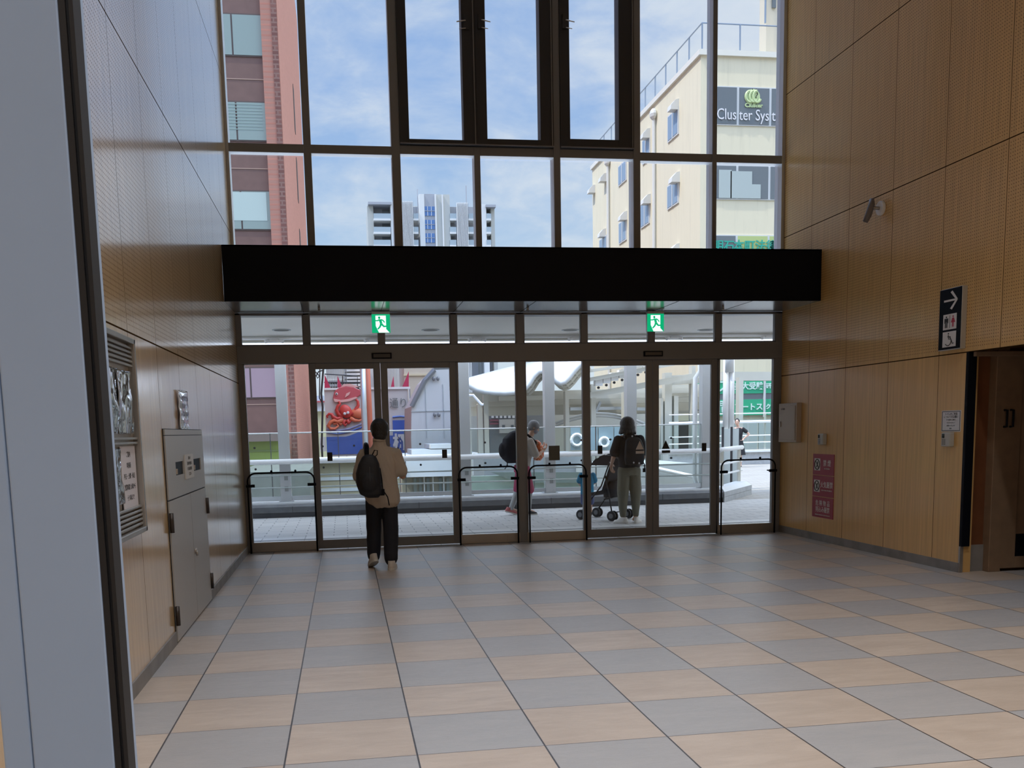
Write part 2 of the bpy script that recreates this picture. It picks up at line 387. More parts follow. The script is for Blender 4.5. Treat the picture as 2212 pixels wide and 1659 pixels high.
FRONT = Matrix(((1, 0, 0), (0, 0, -1), (0, 1, 0)))             # text on a plane facing -y (reads along +x)
RIGHTW = Matrix(((0, 0, -1), (-1, 0, 0), (0, 1, 0)))           # on the right wall facing -x (reads along -y)
LEFTW = Matrix(((0, 0, 1), (1, 0, 0), (0, 1, 0)))              # on the left wall facing +x (reads along +y)

# ================================================================== THE HALL
XL, XR, YD, ZC = -1.25, 5.855, 12.32, 8.4
struct(MB().box(-3.2, 9.2, -6, 12.33, -.12, 0).build('floor', 'floor'))
struct(MB().box(XL - .2, XL, -6, 12.33, 0, ZC).build('wall_left', 'wood_left'))
struct(MB().box(XR, XR + .12, -6, 12.33, 2.107, ZC).box(XR, XR + .12, 8.40, 12.33, 0, 2.107).box(XR, XR + .12, -6, 6.2, 0, 2.107).build('wall_right', 'wood_right'))
struct(MB().box(XL - .2, XR + .12, -6, 12.62, ZC, ZC + .3).build('ceiling', 'ceiling'))
wbk = MB().box(XL - .2, XR + .12, -6.2, -6, 0, ZC)
struct(wbk.build('wall_back', pmat('back_wall_grey', (.30, .27, .24), .7)))
struct(MB().box(XL, XL + .012, -6, 7.02, 0, .092).box(XL, XL + .012, 8.87, 12.32, 0, .092).build('baseboard_left', 'stone'))
struct(MB().box(XR - .012, XR, 8.40, 12.32, 0, .092).box(XR - .012, XR, -6, 6.2, 0, .092).build('baseboard_right', 'stone'))
# alcove behind the opening of the right wall
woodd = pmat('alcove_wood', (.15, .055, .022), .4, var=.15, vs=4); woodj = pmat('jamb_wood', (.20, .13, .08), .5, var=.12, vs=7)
a0 = at(2130, 1000, 8.44).x; a1 = at(2159, 1000, 8.42).x
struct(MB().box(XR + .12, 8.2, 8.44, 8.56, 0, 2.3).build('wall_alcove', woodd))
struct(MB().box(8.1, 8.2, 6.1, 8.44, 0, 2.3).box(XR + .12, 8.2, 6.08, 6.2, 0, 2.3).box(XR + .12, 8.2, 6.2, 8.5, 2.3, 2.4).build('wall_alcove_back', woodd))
struct(MB().box(XR + .10, a0, 8.425, 8.44, 0, .26).build('baseboard_alcove', 'stone'))
struct(MB().box(XR - .004, XR + .085, 8.37, 8.41, .255, 2.107).build('trim_1', 'black', bevel=.004))
struct(MB().box(XR - .004, XR + .03, 8.385, 8.41, 0, .255).build('trim_2', 'steel'))
struct(MB().box(a0, a1, 8.34, 8.46, 0, 2.3).box(XR + .02, 8.1, 8.30, 8.34, 2.06, 2.106).build('trim_3', woodj, bevel=.006))
dr = sroot('door_9', (6.4, 8.38, 0)); x0 = at(2166, 1000, 8.36).x; x1 = x0 + 1.05
MB().box(x0, x0 + .16, 8.34, 8.385, .03, 2.09).box(x1 - .16, x1, 8.34, 8.385, .03, 2.09).box(x0 + .16, x1 - .16, 8.34, 8.385, .03, .14).box(x0 + .16, x1 - .16, 8.34, 8.385, 1.95, 2.09).box(x0 + .16, x1 - .16, 8.352, 8.375, .36, 1.95).build('door_leaf', woodj, dr, bevel=.003)
MB().box(x0 + .16, x1 - .16, 8.355, 8.37, .14, .36).build('vent_grille', 'black', dr)
for xx in (x0 + .045, a1 - .03):
    zt = at(2170, 886, 8.34).z; zb = at(2170, 922, 8.34).z
    MB().tube([(xx, 8.34, zt), (xx, 8.30, zt), (xx, 8.30, zb), (xx, 8.34, zb)], .011, 8).build('door_handle', 'black', dr, smooth=True)
# grey metal post standing right beside the camera
pr = thing('metal_post', 'tall blue-grey metal post with a black rubber edge, close to the camera at the left', 'post', (-.29, 1., 0))
MB().box(-.352, -.3245, 1.0, 1.10, 0, 3.4).box(-.3235, -.2455, .998, 1.10, 0, 3.4).build('post_body', 'postgrey', pr, bevel=.002)
MB().box(-.2455, -.2395, .999, 1.03, 0, 3.4).box(-.2395, -.2365, 1.004, 1.03, 0, 3.4).box(-.2365, -.2325, 1.0, 1.03, 0, 3.4).build('rubber_edge', 'rubber', pr)

# ---- entrance glazing, lower part
def frame_x(u, v=1000, y=YD): return at(u, v, y).x
mull = [(-1.25, -1.195), (-.44, -.365), (.485, .555), (1.392, 1.47), (2.238, 2.335), (3.092, 3.17), (4.0, 4.075), (4.922, 5.0), (5.765, XR)]
k = 1
for i in range(8):                                                # transom lights over the doors
    a, b = mull[i][1], mull[i + 1][0]
    w = sroot('window_%d' % k, ((a + b) / 2, YD, 2.56)); k += 1
    f = MB()
    for (x0, x1, z0, z1) in ((a, a + .012, 2.56, 2.94), (b - .012, b, 2.56, 2.94), (a, b, 2.56, 2.575), (a, b, 2.925, 2.94)): f.box(x0, x1, YD + .01, YD + .06, z0, z1)
    f.build('window_frame', 'alu', w); MB().box(a + .01, b - .01, YD + .03, YD + .036, 2.57, 2.93).build('pane', 'glass', w)
struct(MB().box(XL, XR, YD - .012, YD + .2, 2.345, 2.56).build('trim_4', 'alu', bevel=.003))
f = MB()
for i, (a, b) in enumerate(mull):
    f.box(a, b, YD, YD + .1, 2.56, 2.95)
    if i in (0, 4, 8): f.box(a, b, YD, YD + .12, 0, 2.345)
f.box(XL, XR, YD, YD + .1, 2.93, 2.955)
struct(f.build('trim_5', 'alu', bevel=.002))
for i, (a, b, t) in enumerate([(-1.195, -.372, 0), (1.455, 2.238, 1), (2.335, 3.125, 2), (4.965, 5.765, 3)]):      # fixed side lights
    w = sroot('window_%d' % k, ((a + b) / 2, YD, 0)); k += 1
    f = MB().box(a, a + .022, YD + .005, YD + .07, 0, 2.345).box(b - .022, b, YD + .005, YD + .07, 0, 2.345).box(a, b, YD + .005, YD + .07, 2.335, 2.345)
    f.build('window_frame', 'alu', w)
    MB().box(a, b, YD - .004, YD + .07, 0.005, .125).build('kick_rail', 'steel', w, bevel=.002)
    MB().box(a + .02, b - .02, YD + .03, YD + .038, .12, 2.337).build('pane', 'glass', w)
    if i in (0, 1, 2):
        for xx in ([b - .17] if i == 0 else [a + .02, b - .17] if i == 1 else [a + .06]):
            MB().box(xx, xx + .15, YD - .012, YD - .002, .015, .12).cyl((xx + .03, YD - .014, .07), (xx + .03, YD - .004, .07), .008, 8).cyl((xx + .12, YD - .014, .07), (xx + .12, YD - .004, .07), .008, 8).build('floor_clip', 'steel', w, bevel=.001)
    if i == 2:
        p0 = at(1185, 963, YD + .03); p1 = at(1209, 994, YD + .03)
        MB().box(p0.x, p1.x, YD + .022, YD + .028, p1.z, p0.z).build('notice_sheet', pmat('notice_back', (.12, .125, .105), .6), w, label='dark grey-green notice sheet')
# automatic sliding doors, two pairs
leaf = [(-.40, .492), (.492, 1.455), (3.125, 4.062), (4.062, 4.965)]
for i, (a, b) in enumerate(leaf):
    d = sroot('door_%d' % (i + 1), ((a + b) / 2, YD + .05, 0)); y0, y1 = YD + .035, YD + .08
    f = MB(); sl = .088
    f.box(a + .003, a + sl, y0, y1, .012, 2.343).box(b - sl, b - .003, y0, y1, .012, 2.343).box(a + sl, b - sl, y0, y1, .012, .125).box(a + sl, b - sl, y0, y1, 2.272, 2.343)
    f.build('door_frame', 'alu', d, bevel=.003)
    MB().box(a + sl - .01, b - sl + .01, y0 + .02, y0 + .028, .12, 2.28).build('pane', 'glass', d)
    xt = (b - sl - .085) if i in (0, 2) else (a + sl + .10); xs = (a + sl + .13) if i in (0, 2) else (b - sl - .09)
    zt = at(xt * 0 + 1438, 960, YD).z
    MB().prism([(xt - .055, y0 + .017, zt - .06), (xt + .055, y0 + .017, zt - .06), (xt, y0 + .017, zt + .055)], (0, .002, 0)).box(xt - .055, xt + .06, y0 + .016, y0 + .019, zt - .115, zt - .08).build('warning_sticker', 'ink' if i != 2 else 'pict', d)
    MB().box(xs - .032, xs + .032, y0 + .015, y0 + .019, zt - .105, zt + .005).build('square_sticker', 'ink', d)
for nm, (u0, u1, v0, v1) in (('left', (803, 846, 763, 775)), ('right', (1389, 1430, 759, 770))):
    p, q = at(u0, v0, YD), at(u1, v1, YD); s = thing('door_sensor', 'slim dark sensor cover on the beam over the %s pair of doors' % nm, 'sensor', ((p.x + q.x) / 2, YD, q.z))
    MB().box(p.x, q.x, YD - .045, YD - .012, q.z, p.z).build('housing', 'black', s, bevel=.004)
    MB().box(p.x + .018, q.x - .018, YD - .049, YD - .044, q.z + .014, p.z - .014).build('sensor_lens', pmat('sensor_lens', (.10, .09, .085), .25), s)
# black hoop rails protecting the fixed panes
for (a, b, lab) in ((-1.20, -.385, 'black hoop guard rail before the leftmost glass side panel'), (1.44, 2.20, 'black hoop guard rail between left doors and the centre mullion'), (2.355, 3.115, 'black hoop guard rail between the centre mullion and right doors'), (4.98, 5.745, 'black hoop guard rail before the rightmost glass side panel by the wood wall')):
    g = thing('guard_rail', lab, 'guard rail', ((a + b) / 2, 12.24, 0), 0, 'hoop guard rails along the entrance glass')
    R = .1; z = 1.0; y = 12.235; pts = [(a, y, 0)] + [(a, y, z - R)] + [(a + R - R * math.cos(t), y, z - R + R * math.sin(t)) for t in [PI / 2 * q / 6 for q in range(1, 7)]] + [(b - R + R * math.sin(t), y, z - R + R * math.cos(t)) for t in [PI / 2 * q / 6 for q in range(0, 7)]] + [(b, y, 0)]
    MB().tube(pts, .011, 8).build('hoop', 'black', g, smooth=True)
    for xx in (a, b):
        sg = 1 if xx == a else -1
        MB().tube([(xx - sg * .02, y, .845), (xx + sg * .085, y, .845)], .019, 10).tube([(xx + sg * .06, y, .845), (xx + sg * .06, YD + .03, .845)], .01, 6).build('clamp', 'black', g, smooth=True)
    for t in (.36, .72): MB().ell((a + (b - a) * t, y + .01, 1.02), (.015, .02, .015), 10, 6).build('glass_stud', 'black', g, smooth=True)

# ---- canopy box over the doors
cp = thing('entrance_canopy', 'long matte black box canopy across the hall above the glass doors', 'canopy', (2.3, 11.8, 2.95))
MB().box(XL + .002, XR - .002, 11.27, 11.29, 2.958, 3.57).box(XL + .002, XR - .002, 11.27, YD - .002, 3.55, 3.57).build('fascia', 'black', cp, bevel=.003)
MB().box(XL + .002, XR - .002, 11.29, YD - .002, 2.957, 2.972).build('soffit', 'soffit', cp, label='glossy grey underside')
for xx in (-.42, 1.43, 2.29, 4.97, .52, 4.04): MB().box(xx - .003, xx + .003, 11.29, YD - .002, 2.955, 2.9575).build('seam', 'black', cp)
for uu in (689, 1140, 1562):
    p = at(uu, 668, 11.8); MB().cyl((p.x, 11.8, 2.957), (p.x, 11.8, 2.925), .014, 8).ell((p.x, 11.8, 2.92), (.022, .022, .006), 10, 4).build('sprinkler', 'steel', cp, smooth=True)

# ---- exit signs (running man, green and white, lit)
gm = pmat('exit_green', (.0, .30, .12), .4, emis=(.0, .36, .15), es=.75); wm_ = pmat('exit_white', (.8, .8, .85), .4, emis=(.80, .84, .92), es=.75)
def exit_sign(x, z, lab):
    e = thing('exit_sign', lab, 'exit sign', (x, 12.16, z), 0, 'running man exit signs'); y = 12.15; h = .112
    MB().box(x - h, x + h, y, y + .05, z - h, z + h).box(x - .11, x + .11, y - .02, y + .06, z + h, z + h + .03).build('housing', 'alu_light', e)
    MB().box(x - h, x + h, y - .004, y, z - h, z + h).build('green_panel', gm, e)
    yy = y - .008
    def q(pts, nm, m): MB().prism([(x + a * .112, yy, z + b * .112) for a, b in pts], (0, .004, 0)).build(nm, m, e)
    q([(-.58, -.25), (-.58, .85), (.55, .85), (.55, -.60), (.9, -.98), (-.25, -.98)], 'white_doorway', wm_)
    fig = MB(); yf = y - .012
    P = lambda a, b: (x + a * .112, yf, z + b * .112)
    fig.ell(P(-.18, .62), (.0145, .003, .016), 12, 6)
    for pts, r in (([P(-.10, .42), P(.02, -.02)], [.017, .016]), ([P(-.12, .42), P(-.38, .30), P(-.62, .30)], [.009, .008, .007]), ([P(-.05, .42), P(.22, .34), P(.40, .10)], [.009, .008, .007]),
                   ([P(.0, -.02), P(-.12, -.35), P(-.38, -.62)], [.013, .011, .009]), ([P(.05, -.05), P(.30, -.32), P(.62, -.30)], [.013, .011, .009])): fig.tube(pts, r, 8)
    fig.build('running_man', gm, e)
pA = at(823, 699, 12.15); pB = at(1416, 697, 12.15)
exit_sign(pA.x, pA.z, 'green running man exit sign hanging above the left pair of doors')
exit_sign(pB.x, pB.z, 'green running man exit sign hanging above the right pair of doors')

# ---- upper curtain wall
um = [(-1.25, -1.215, 'alu_light'), (-.335, -.245, 'alu'), (.725, .83, 'alu'), (1.745, 1.82, 'alu'), (2.755, 2.84, 'alu'), (3.795, 3.885, 'alu'), (4.852, 4.91, 'alu'), (5.81, XR, 'alu_light')]
f = MB(); g_ = MB()
for i, (a, b, m) in enumerate(um):
    zt = ZC if i != 3 else 4.955
    if m == 'alu':
        a2 = a; f.box(a2, b, YD - .02, YD + .004, 2.96, zt); g_.box(a2 + .001, b - .001, YD + .004, YD + .20, 2.96, zt)
    else: g_.box(a, b, YD - .01, YD + .20, 2.96, ZC)
for i in range(7):
    z0, z1 = (4.845, 4.945) if i not in (2, 3, 4) else (4.86, 4.96)
    f.box(um[i][1] - .01, um[i + 1][0] + .03, YD - .004, YD + .012, z0, z1); g_.box(um[i][1], um[i + 1][0] + .02, YD + .012, YD + .13, z0 + .001, z1 - .001)
struct(f.build('trim_6', 'alu', bevel=.002)); struct(g_.build('trim_7', 'alu_light'))
for i in range(7):
    a, b = um[i][1], um[i + 1][0]
    w = sroot('window_%d' % k, ((a + b) / 2, YD + .1, 3.0)); k += 1; MB().box(a, b, YD + .10, YD + .108, 2.96, 4.83).build('pane', 'glass', w)
for i in (0, 1, 5, 6):
    a, b = um[i][1], um[i + 1][0]
    w = sroot('window_%d' % k, ((a + b) / 2, YD + .1, 5.0)); k += 1; MB().box(a, b, YD + .10, YD + .108, 4.94, ZC).build('pane', 'glass', w)
yv = 12.27; zb = at(940, 298, yv).z; zo = 4.965
vents = [(.83, 1.785, 884, 1002, 990, -1), (1.785, 2.755, 1053, 1168, 1050, 1), (2.84, 3.795, 1232, 1337, 1228, 1)]
for (a, b, u0, u1, uh, sg) in vents:
    g0, g1 = at(u0, 285, yv).x, at(u1, 285, yv).x; zb = at((u0 + u1) / 2, 301, yv).z
    w = sroot('window_%d' % k, ((a + b) / 2, yv, zo)); k += 1
    MB().box(a, g0, yv, YD + .14, zo, ZC).box(g1, b, yv, YD + .14, zo, ZC).box(g0, g1, yv, YD + .14, zo, zb).build('window_frame', 'alu_dark', w, bevel=.004)
    MB().box(a, b, yv - .03, yv, zo - .0, zo + .012).box(b - .03, b - .018, yv - .02, yv, zo, ZC).build('frame_bead', 'alu', w)
    MB().box(g0, g1, YD + .06, YD + .068, zb, ZC).build('pane', 'glass', w)
    hx = g1 if sg < 0 else g0; hz = at(uh, 55, yv).z
    MB().box(hx + (.03 if sg < 0 else -.09), hx + (.09 if sg < 0 else -.03), yv - .03, yv, hz - .05, hz + .12).build('handle_plate', 'alu_dark', w)
    MB().tube([(hx - sg * .05, yv - .035, hz + .05), (hx + sg * .06, yv - .035, hz + .03)], .008, 6).tube([(hx - sg * .05, yv - .035, hz - .04), (hx + sg * .03, yv - .035, hz - .05)], .006, 6).build('window_handle', 'alu_light' if 0 else 'steel', w)

# ---- left wall: hydrant cabinet, notice board, sheets
y0, y1 = 7.03, 8.865; X = XL
hc = thing('hydrant_cabinet', 'flush grey steel cabinet with two doors set in the left wall', 'cabinet', (X, 7.95, 0))
MB().box(X - .01, X + .004, y0, y1, 0, 1.535).build('frame', 'black', hc)
MB().box(X + .003, X + .014, y0 + .012, y1 - .012, 1.49, 1.53).build('top_rail', 'cabsteel', hc)
up = MB(); s1, s2 = (7.40, 7.76), (8.26, 8.66)
for (a, b, c, d) in ((y0 + .012, s1[0], 1.032, 1.485), (s1[1], s2[0], 1.032, 1.485), (s2[1], y1 - .012, 1.032, 1.485), (s1[0], s1[1], 1.032, 1.19), (s1[0], s1[1], 1.29, 1.485), (s2[0], s2[1], 1.032, 1.19), (s2[0], s2[1], 1.29, 1.485)):
    up.box(X + .003, X + .014, a, b, c, d)
up.build('upper_panel', 'cabsteel', hc)
for (a, b) in (s1, s2):
    MB().box(X + .0, X + .0045, a, b, 1.19, 1.29).build('slot', 'black', hc); MB().tube([(X + .01, a + .03, 1.20), (X + .012, a + .03, 1.24)], .012, 8).build('catch', 'steel', hc)
MB().box(X + .003, X + .014, y0 + .012, 8.0, .012, 1.022).build('door', 'cabsteel', hc)
dd = MB().box(X + .003, X + .014, 8.008, y1 - .012, .012, 1.022).build('door', 'cabsteel', hc)
MB().cyl((X + .01, 8.07, .55), (X + .028, 8.07, .55), .022, 14).box(X + .02, X + .035, 8.06, 8.08, .51, .55).build('lock', 'steel', dd, smooth=True)
for yy, zt, zl in ((7.045, .94, .80), (7.045, .27, .13), (8.85, .93, .79), (8.85, .25, .11)):
    MB().tube([(X + .022, yy, zl), (X + .022, yy, zt)], .016, 10).build('hinge', pmat('dark_hinge', (.05, .04, .035), .4, .5), hc, smooth=True)
def wall_text(lines, parent, x, yc, z, size, rot, dz, mat='ink', sx=1.):
    for i, t in enumerate(lines): text(t, size, (x, yc, z - dz * i), rot, mat, 'lettering', parent, .0004, sx)
pl = thing('paper_notice', 'small printed card between the two slots of the steel cabinet', 'notice', (X, 8.0, 1.15))
MB().box(X + .015, X + .022, 7.79, 8.21, 1.145, 1.335).build('sheet', pmat('card', (.60, .58, .53), .5), pl)
wall_text(['お知らせ', '消火栓を使用する', 'ときは扉を開けて', 'ください'], pl, X + .0225, 8.0, 1.305, .03, LEFTW, .042)
pl = thing('paper_notice', 'crumpled sheet in a clear sleeve taped above the steel cabinet', 'notice', (X, 7.9, 1.54))
me_ = MB(); ny, nz = 10, 16
pv_ = []
for j in range(nz + 1):
    for i in range(ny + 1):
        y = 7.70 + .42 * i / ny; z = 1.535 + .30 * j / nz
        pv_.append((X + .018 + .012 * noise.noise((y * 9, z * 14, 3)), y, z))
me_.add(pv_, [(j * (ny + 1) + i, j * (ny + 1) + i + 1, (j + 1) * (ny + 1) + i + 1, (j + 1) * (ny + 1) + i) for j in range(nz) for i in range(ny)])
film = pmat('plastic_sleeve', (.66, .68, .72), .12, spec=.8, coat=1., coatr=.03)
sh = me_.build('sheet', film, pl, smooth=True); md = sh.modifiers.new('s', 'SOLIDIFY'); md.thickness = .002
wall_text(['館内での飲食は', 'ご遠慮ください', 'ご協力をお願い', 'いたします'], pl, X + .032, 7.9, 1.77, .045, LEFTW, .06, pmat('grey_ink', (.18, .2, .3), .6))
# notice board
nb = thing('notice_board', 'aluminium notice board with ribbed edges on the left wall behind the post', 'notice board', (X, 5.0, .9))
b0, b1, z0, z1 = 4.30, 6.07, .915, 2.055
MB().box(X, X + .05, b0, b1, z0, z0 + .03).box(X, X + .05, b0, b1, z1 - .03, z1).box(X, X + .05, b0, b0 + .04, z0, z1).box(X, X + .05, b1 - .035, b1, z0, z1).build('frame', 'steel', nb, bevel=.004)
MB().box(X, X + .006, b0 + .04, b1 - .035, z0 + .03, z1 - .03).build('backing', 'cabsteel', nb)
for zb_, n_, tag_ in ((z0 + .045, 5, 'lower'), (z1 - .165, 5, 'upper'), (1.44, 2, 'middle')):
    for i in range(n_):
        MB().box(X + .012, X + .034, b0 + .04, b1 - .035, zb_ + i * .026, zb_ + i * .026 + .014).build('rib', 'steel', nb, bevel=.003)
def crumple(y0, y1, z0, z1, seed, amp=.014):
    mm = MB(); ny, nz = 22, 34; pv = []
    for j in range(nz + 1):
        for i in range(ny + 1):
            y = y0 + (y1 - y0) * i / ny; z = z0 + (z1 - z0) * j / nz
            pv.append((X + .022 + amp * (noise.noise((y * 7, z * 4, seed)) + .6 * noise.noise((y * 22, z * 12, seed + 5))), y, z))
    mm.add(pv, [(j * (ny + 1) + i, j * (ny + 1) + i + 1, (j + 1) * (ny + 1) + i + 1, (j + 1) * (ny + 1) + i) for j in range(nz) for i in range(ny)]); return mm
film2 = pmat('poster_film', (.10, .105, .11), .08, spec=1., coat=1., coatr=.02)
for i, (ya, yb, za, zb_, lab) in enumerate(((5.62, 6.0, 1.50, 1.86, 'right'), (5.22, 5.60, 1.50, 1.86, 'middle'), (4.8, 5.2, 1.50, 1.86, 'left'), (5.22, 5.60, 1.115, 1.42, 'lower'))):
    p = thing('poster', ('glossy film-covered poster in the upper row of the notice board, %s one' % lab) if i < 3 else 'glossy film-covered poster in the lower row of the notice board', 'poster', (X + .02, (ya + yb) / 2, za), 0, 'film-covered posters')
    o = crumple(ya, yb, za, zb_, i * 3.1).build('sheet', film2, p, smooth=True); md = o.modifiers.new('s', 'SOLIDIFY'); md.thickness = .002
p = thing('poster', 'plain white printed list in the lower right of the notice board', 'poster', (X + .02, 5.82, 1.06))
MB().box(X + .014, X + .018, 5.63, 6.01, 1.06, 1.43).build('sheet', pmat('list_paper', (.62, .60, .64), .5), p)
wall_text(['ご案内', '時刻表', '平日・土曜・休日', '営業時間 九時から', '十八時まで'], p, X + .0186, 5.82, 1.38, .036, LEFTW, .062, 'ink')

# ---- right wall: signs and boxes
X = XR
def on_right(u, v): return atx(u, v, X)
sg = thing('direction_sign', 'black toilet direction sign with a white arrow, projecting from the right wall', 'sign', (X, 8.6, 2.14))
ys0, ys1, zs0, zs1 = 8.775, 8.43, 2.145, 2.725
MB().box(X - .055, X, ys1, ys0, zs0, zs1).build('sign_body', 'alu_light', sg, bevel=.003)
MB().box(X - .058, X - .054, ys1 + .006, ys0 - .004, zs0 + .006, zs1 - .004).build('black_face', 'black', sg)
yc = 8.60; xf = X - .0605
def rquad(yc, zc, w, h, mat, nm, par, x=xf, r=.0): MB().box(x, x + .0022, yc - w / 2, yc + w / 2, zc - h / 2, zc + h / 2).build(nm, mat, par, bevel=r)
ar = MB(); az = 2.61
ar.box(xf, xf + .002, yc - .085, yc + .10, az - .009, az + .009)
for s_ in (1, -1): ar.prism([(xf, yc - .100, az), (xf, yc - .082, az), (xf, yc - .082 + .085, az + s_ * .076), (xf, yc - .10 + .075, az + s_ * .088), (xf, yc - .108, az + s_ * .004)], (.002, 0, 0))
ar.build('arrow', 'pict', sg)
for zc in (2.41, 2.245): rquad(yc, zc, .205, .145, 'pict', 'white_square', sg)
def person_icon(y, z, mat, skirt):
    m = MB(); x = xf - .0012
    m.ell((x, y, z + .046), (.0012, .011, .009), 12, 6)
    if skirt: m.prism([(x, y - .013, z + .033), (x, y + .013, z + .033), (x, y + .032, z - .01), (x, y - .032, z - .01)], (.0015, 0, 0)).box(x, x + .0015, y - .012, y - .002, z - .052, z - .01).box(x, x + .0015, y + .002, y + .012, z - .052, z - .01)
    else: m.box(x, x + .0015, y - .021, y + .021, z - .0, z + .034).box(x, x + .0015, y - .030, y - .022, z - .012, z + .034).box(x, x + .0015, y + .022, y + .030, z - .012, z + .034).box(x, x + .0015, y - .019, y - .003, z - .055, z).box(x, x + .0015, y + .003, y + .019, z - .055, z)
    return m.build('pictogram', mat, sg)
person_icon(yc + .052, 2.41, 'ink', False); person_icon(yc - .052, 2.41, 'redink', True); rquad(yc, 2.41, .006, .12, 'ink', 'divider', sg, xf - .001)
wc = MB(); x = xf - .001; z = 2.235
wc.ell((x, yc + .012, z + .063), (.0012, .010, .008), 10, 6).tube([(x, yc + .012, z + .05), (x, yc + .005, z + .01), (x, yc - .03, z + .01), (x, yc - .055, z - .035), (x, yc - .075, z - .03)], .004, 6)
wc.tube([(x, yc + .01, z + .035), (x, yc - .025, z + .03)], .004, 6)
wc.tube([(x, yc + .014 + .048 * math.cos(t), z - .008 + .042 * math.sin(t)) for t in [PI * .45 + PI * 1.35 * q / 14 for q in range(15)]], .004, 6).build('pictogram', 'ink', sg)
# red prohibition signs (one board of three tiles)
names_ = (('禁 煙', 'NO SMOKING', 1.086, .826), ('火気厳禁', 'OPEN FLAMES PROHIBITED', .818, .558), (None, None, .549, .296))
labs = ('top red no-smoking sign plate on the right wood wall', 'middle red no-fire sign plate on the right wood wall', 'bottom red dangerous-goods sign plate with two lines of white writing')
for (jp, en, zt, zl), lb in zip(names_, labs):
    r_ = thing('warning_sign', lb, 'sign', (X, 11.11, zl), 0, 'three red prohibition plates')
    MB().box(X - .006, X, 10.85, 11.378, zl, zt).build('plate', 'redsign', r_)
    zc = (zt + zl) / 2; xx = X - .0072
    if jp:
        MB().box(xx, xx + .0015, 11.19, 11.34, zc - .075, zc + .075).build('white_square', 'pict', r_)
        ring = [(xx - .001, 11.265 + .062 * math.cos(t), zc + .062 * math.sin(t)) for t in [2 * PI * q / 20 for q in range(21)]]
        MB().tube(ring, .006, 6).tube([(xx - .001, 11.265 + .04, zc + .04), (xx - .001, 11.265 - .04, zc - .04)], .005, 6).tube([(xx - .001, 11.265 - .02, zc + .035), (xx - .001, 11.265 + .01, zc - .035)], .007, 6).build('prohibition_ring', 'ink', r_)
        text(jp, .085, (xx, 11.02, zc + .015), RIGHTW, 'textw', 'lettering', r_, .0005, .9 if len(jp) > 3 else 1.); text(en, .022, (xx, 11.02, zc - .05), RIGHTW, 'textw', 'lettering', r_, .0005)
    else:
        text('危 険 物 品', .075, (xx, 11.11, zc + .05), RIGHTW, 'textw', 'lettering', r_, .0005); text('持込み厳禁', .080, (xx, 11.11, zc - .03), RIGHTW, 'textw', 'lettering', r_, .0005, .9)
        text('BRINGING DANGEROUS GOODS PROHIBITED', .018, (xx, 11.11, zc - .095), RIGHTW, 'textw', 'lettering', r_, .0005)
beige = pmat('beige_box', (.42, .35, .27), .5)
eb = thing('distribution_box', 'beige metal wall box with a hinged door beside the right glass panel', 'box', (X, 12.0, 1.22))
MB().box(X - .07, X, 11.72, 12.24, 1.225, 1.735).build('box_body', beige, eb, bevel=.006)
d_ = MB().box(X - .078, X - .071, 11.75, 12.21, 1.255, 1.70).build('door', beige, eb, bevel=.003)
MB().box(X - .09, X - .078, 12.15, 12.175, 1.43, 1.50).build('handle', 'steel', d_); text('火災報知', .03, (X - .0785, 12.10, 1.66), RIGHTW, 'ink', 'lettering', d_, .0005)
def thermostat(yc, zc, lab):
    t = thing('thermostat', lab, 'thermostat', (X, yc, zc), 0, 'small wall controllers')
    MB().box(X - .05, X, yc - .07, yc + .07, zc - .068, zc + .068).build('housing', pmat('ivory_plastic', (.42, .41, .37), .45), t, bevel=.008)
    MB().box(X - .052, X - .049, yc + .015, yc + .055, zc + .015, zc + .055).build('display', 'blackgloss', t)
    for a in range(3):
        for b in range(2): MB().box(X - .0535, X - .049, yc + .0 + b * .03, yc + .02 + b * .03, zc - .05 + a * .02, zc - .038 + a * .02).build('button', pmat('grey_button', (.2, .2, .19), .5), t)
thermostat(11.12, 1.27, 'small ivory wall controller above the red prohibition plates')
thermostat(8.615, 1.285, 'small ivory wall controller under the white laminated notice')
nn = thing('paper_notice', 'white laminated notice with a black border near the toilet doorway', 'notice', (X, 8.6, 1.36))
MB().box(X - .004, X, 8.455, 8.755, 1.36, 1.565).build('sheet', pmat('laminate', (.62, .62, .64), .25, coat=1., bump=.4, bs=14), nn)
fr_ = MB()
for (a, b, c, d) in ((8.463, 8.747, 1.368, 1.373), (8.463, 8.747, 1.552, 1.557), (8.463, 8.470, 1.368, 1.557), (8.740, 8.747, 1.368, 1.557)): fr_.box(X - .0052, X - .0038, a, b, c, d)
fr_.build('border', 'ink', nn)
for i, (t, sz) in enumerate((('トイレのご利用', .028), ('についてのお願い', .028), ('ドアは静かに閉めて', .017), ('くださいますよう', .017), ('お願いいたします', .017), ('駅長', .017))): text(t, sz, (X - .0052, 8.605, 1.53 - i * .028), RIGHTW, 'ink', 'lettering', nn, .0003)
cmr = thing('security_camera', 'white bullet security camera mounted high on the right wall', 'camera', (X, 9.98, 3.76))
MB().cyl((X, 9.95, 3.76), (X - .035, 9.95, 3.76), .075, 20).build('mount_plate', 'white', cmr, smooth=False, bevel=.006)
MB().tube([(X - .03, 9.95, 3.76), (X - .09, 9.98, 3.77)], .018, 8).build('arm', 'steel', cmr, smooth=True)
MB().tube([(X - .085, 10.02, 3.86), (X - .10, 9.99, 3.81), (X - .13, 10.0, 3.70), (X - .15, 10.03, 3.63)], [.028, .034, .036, .028], 12).build('camera_body', pmat('camera_grey', (.16, .14, .13), .4), cmr, smooth=True)

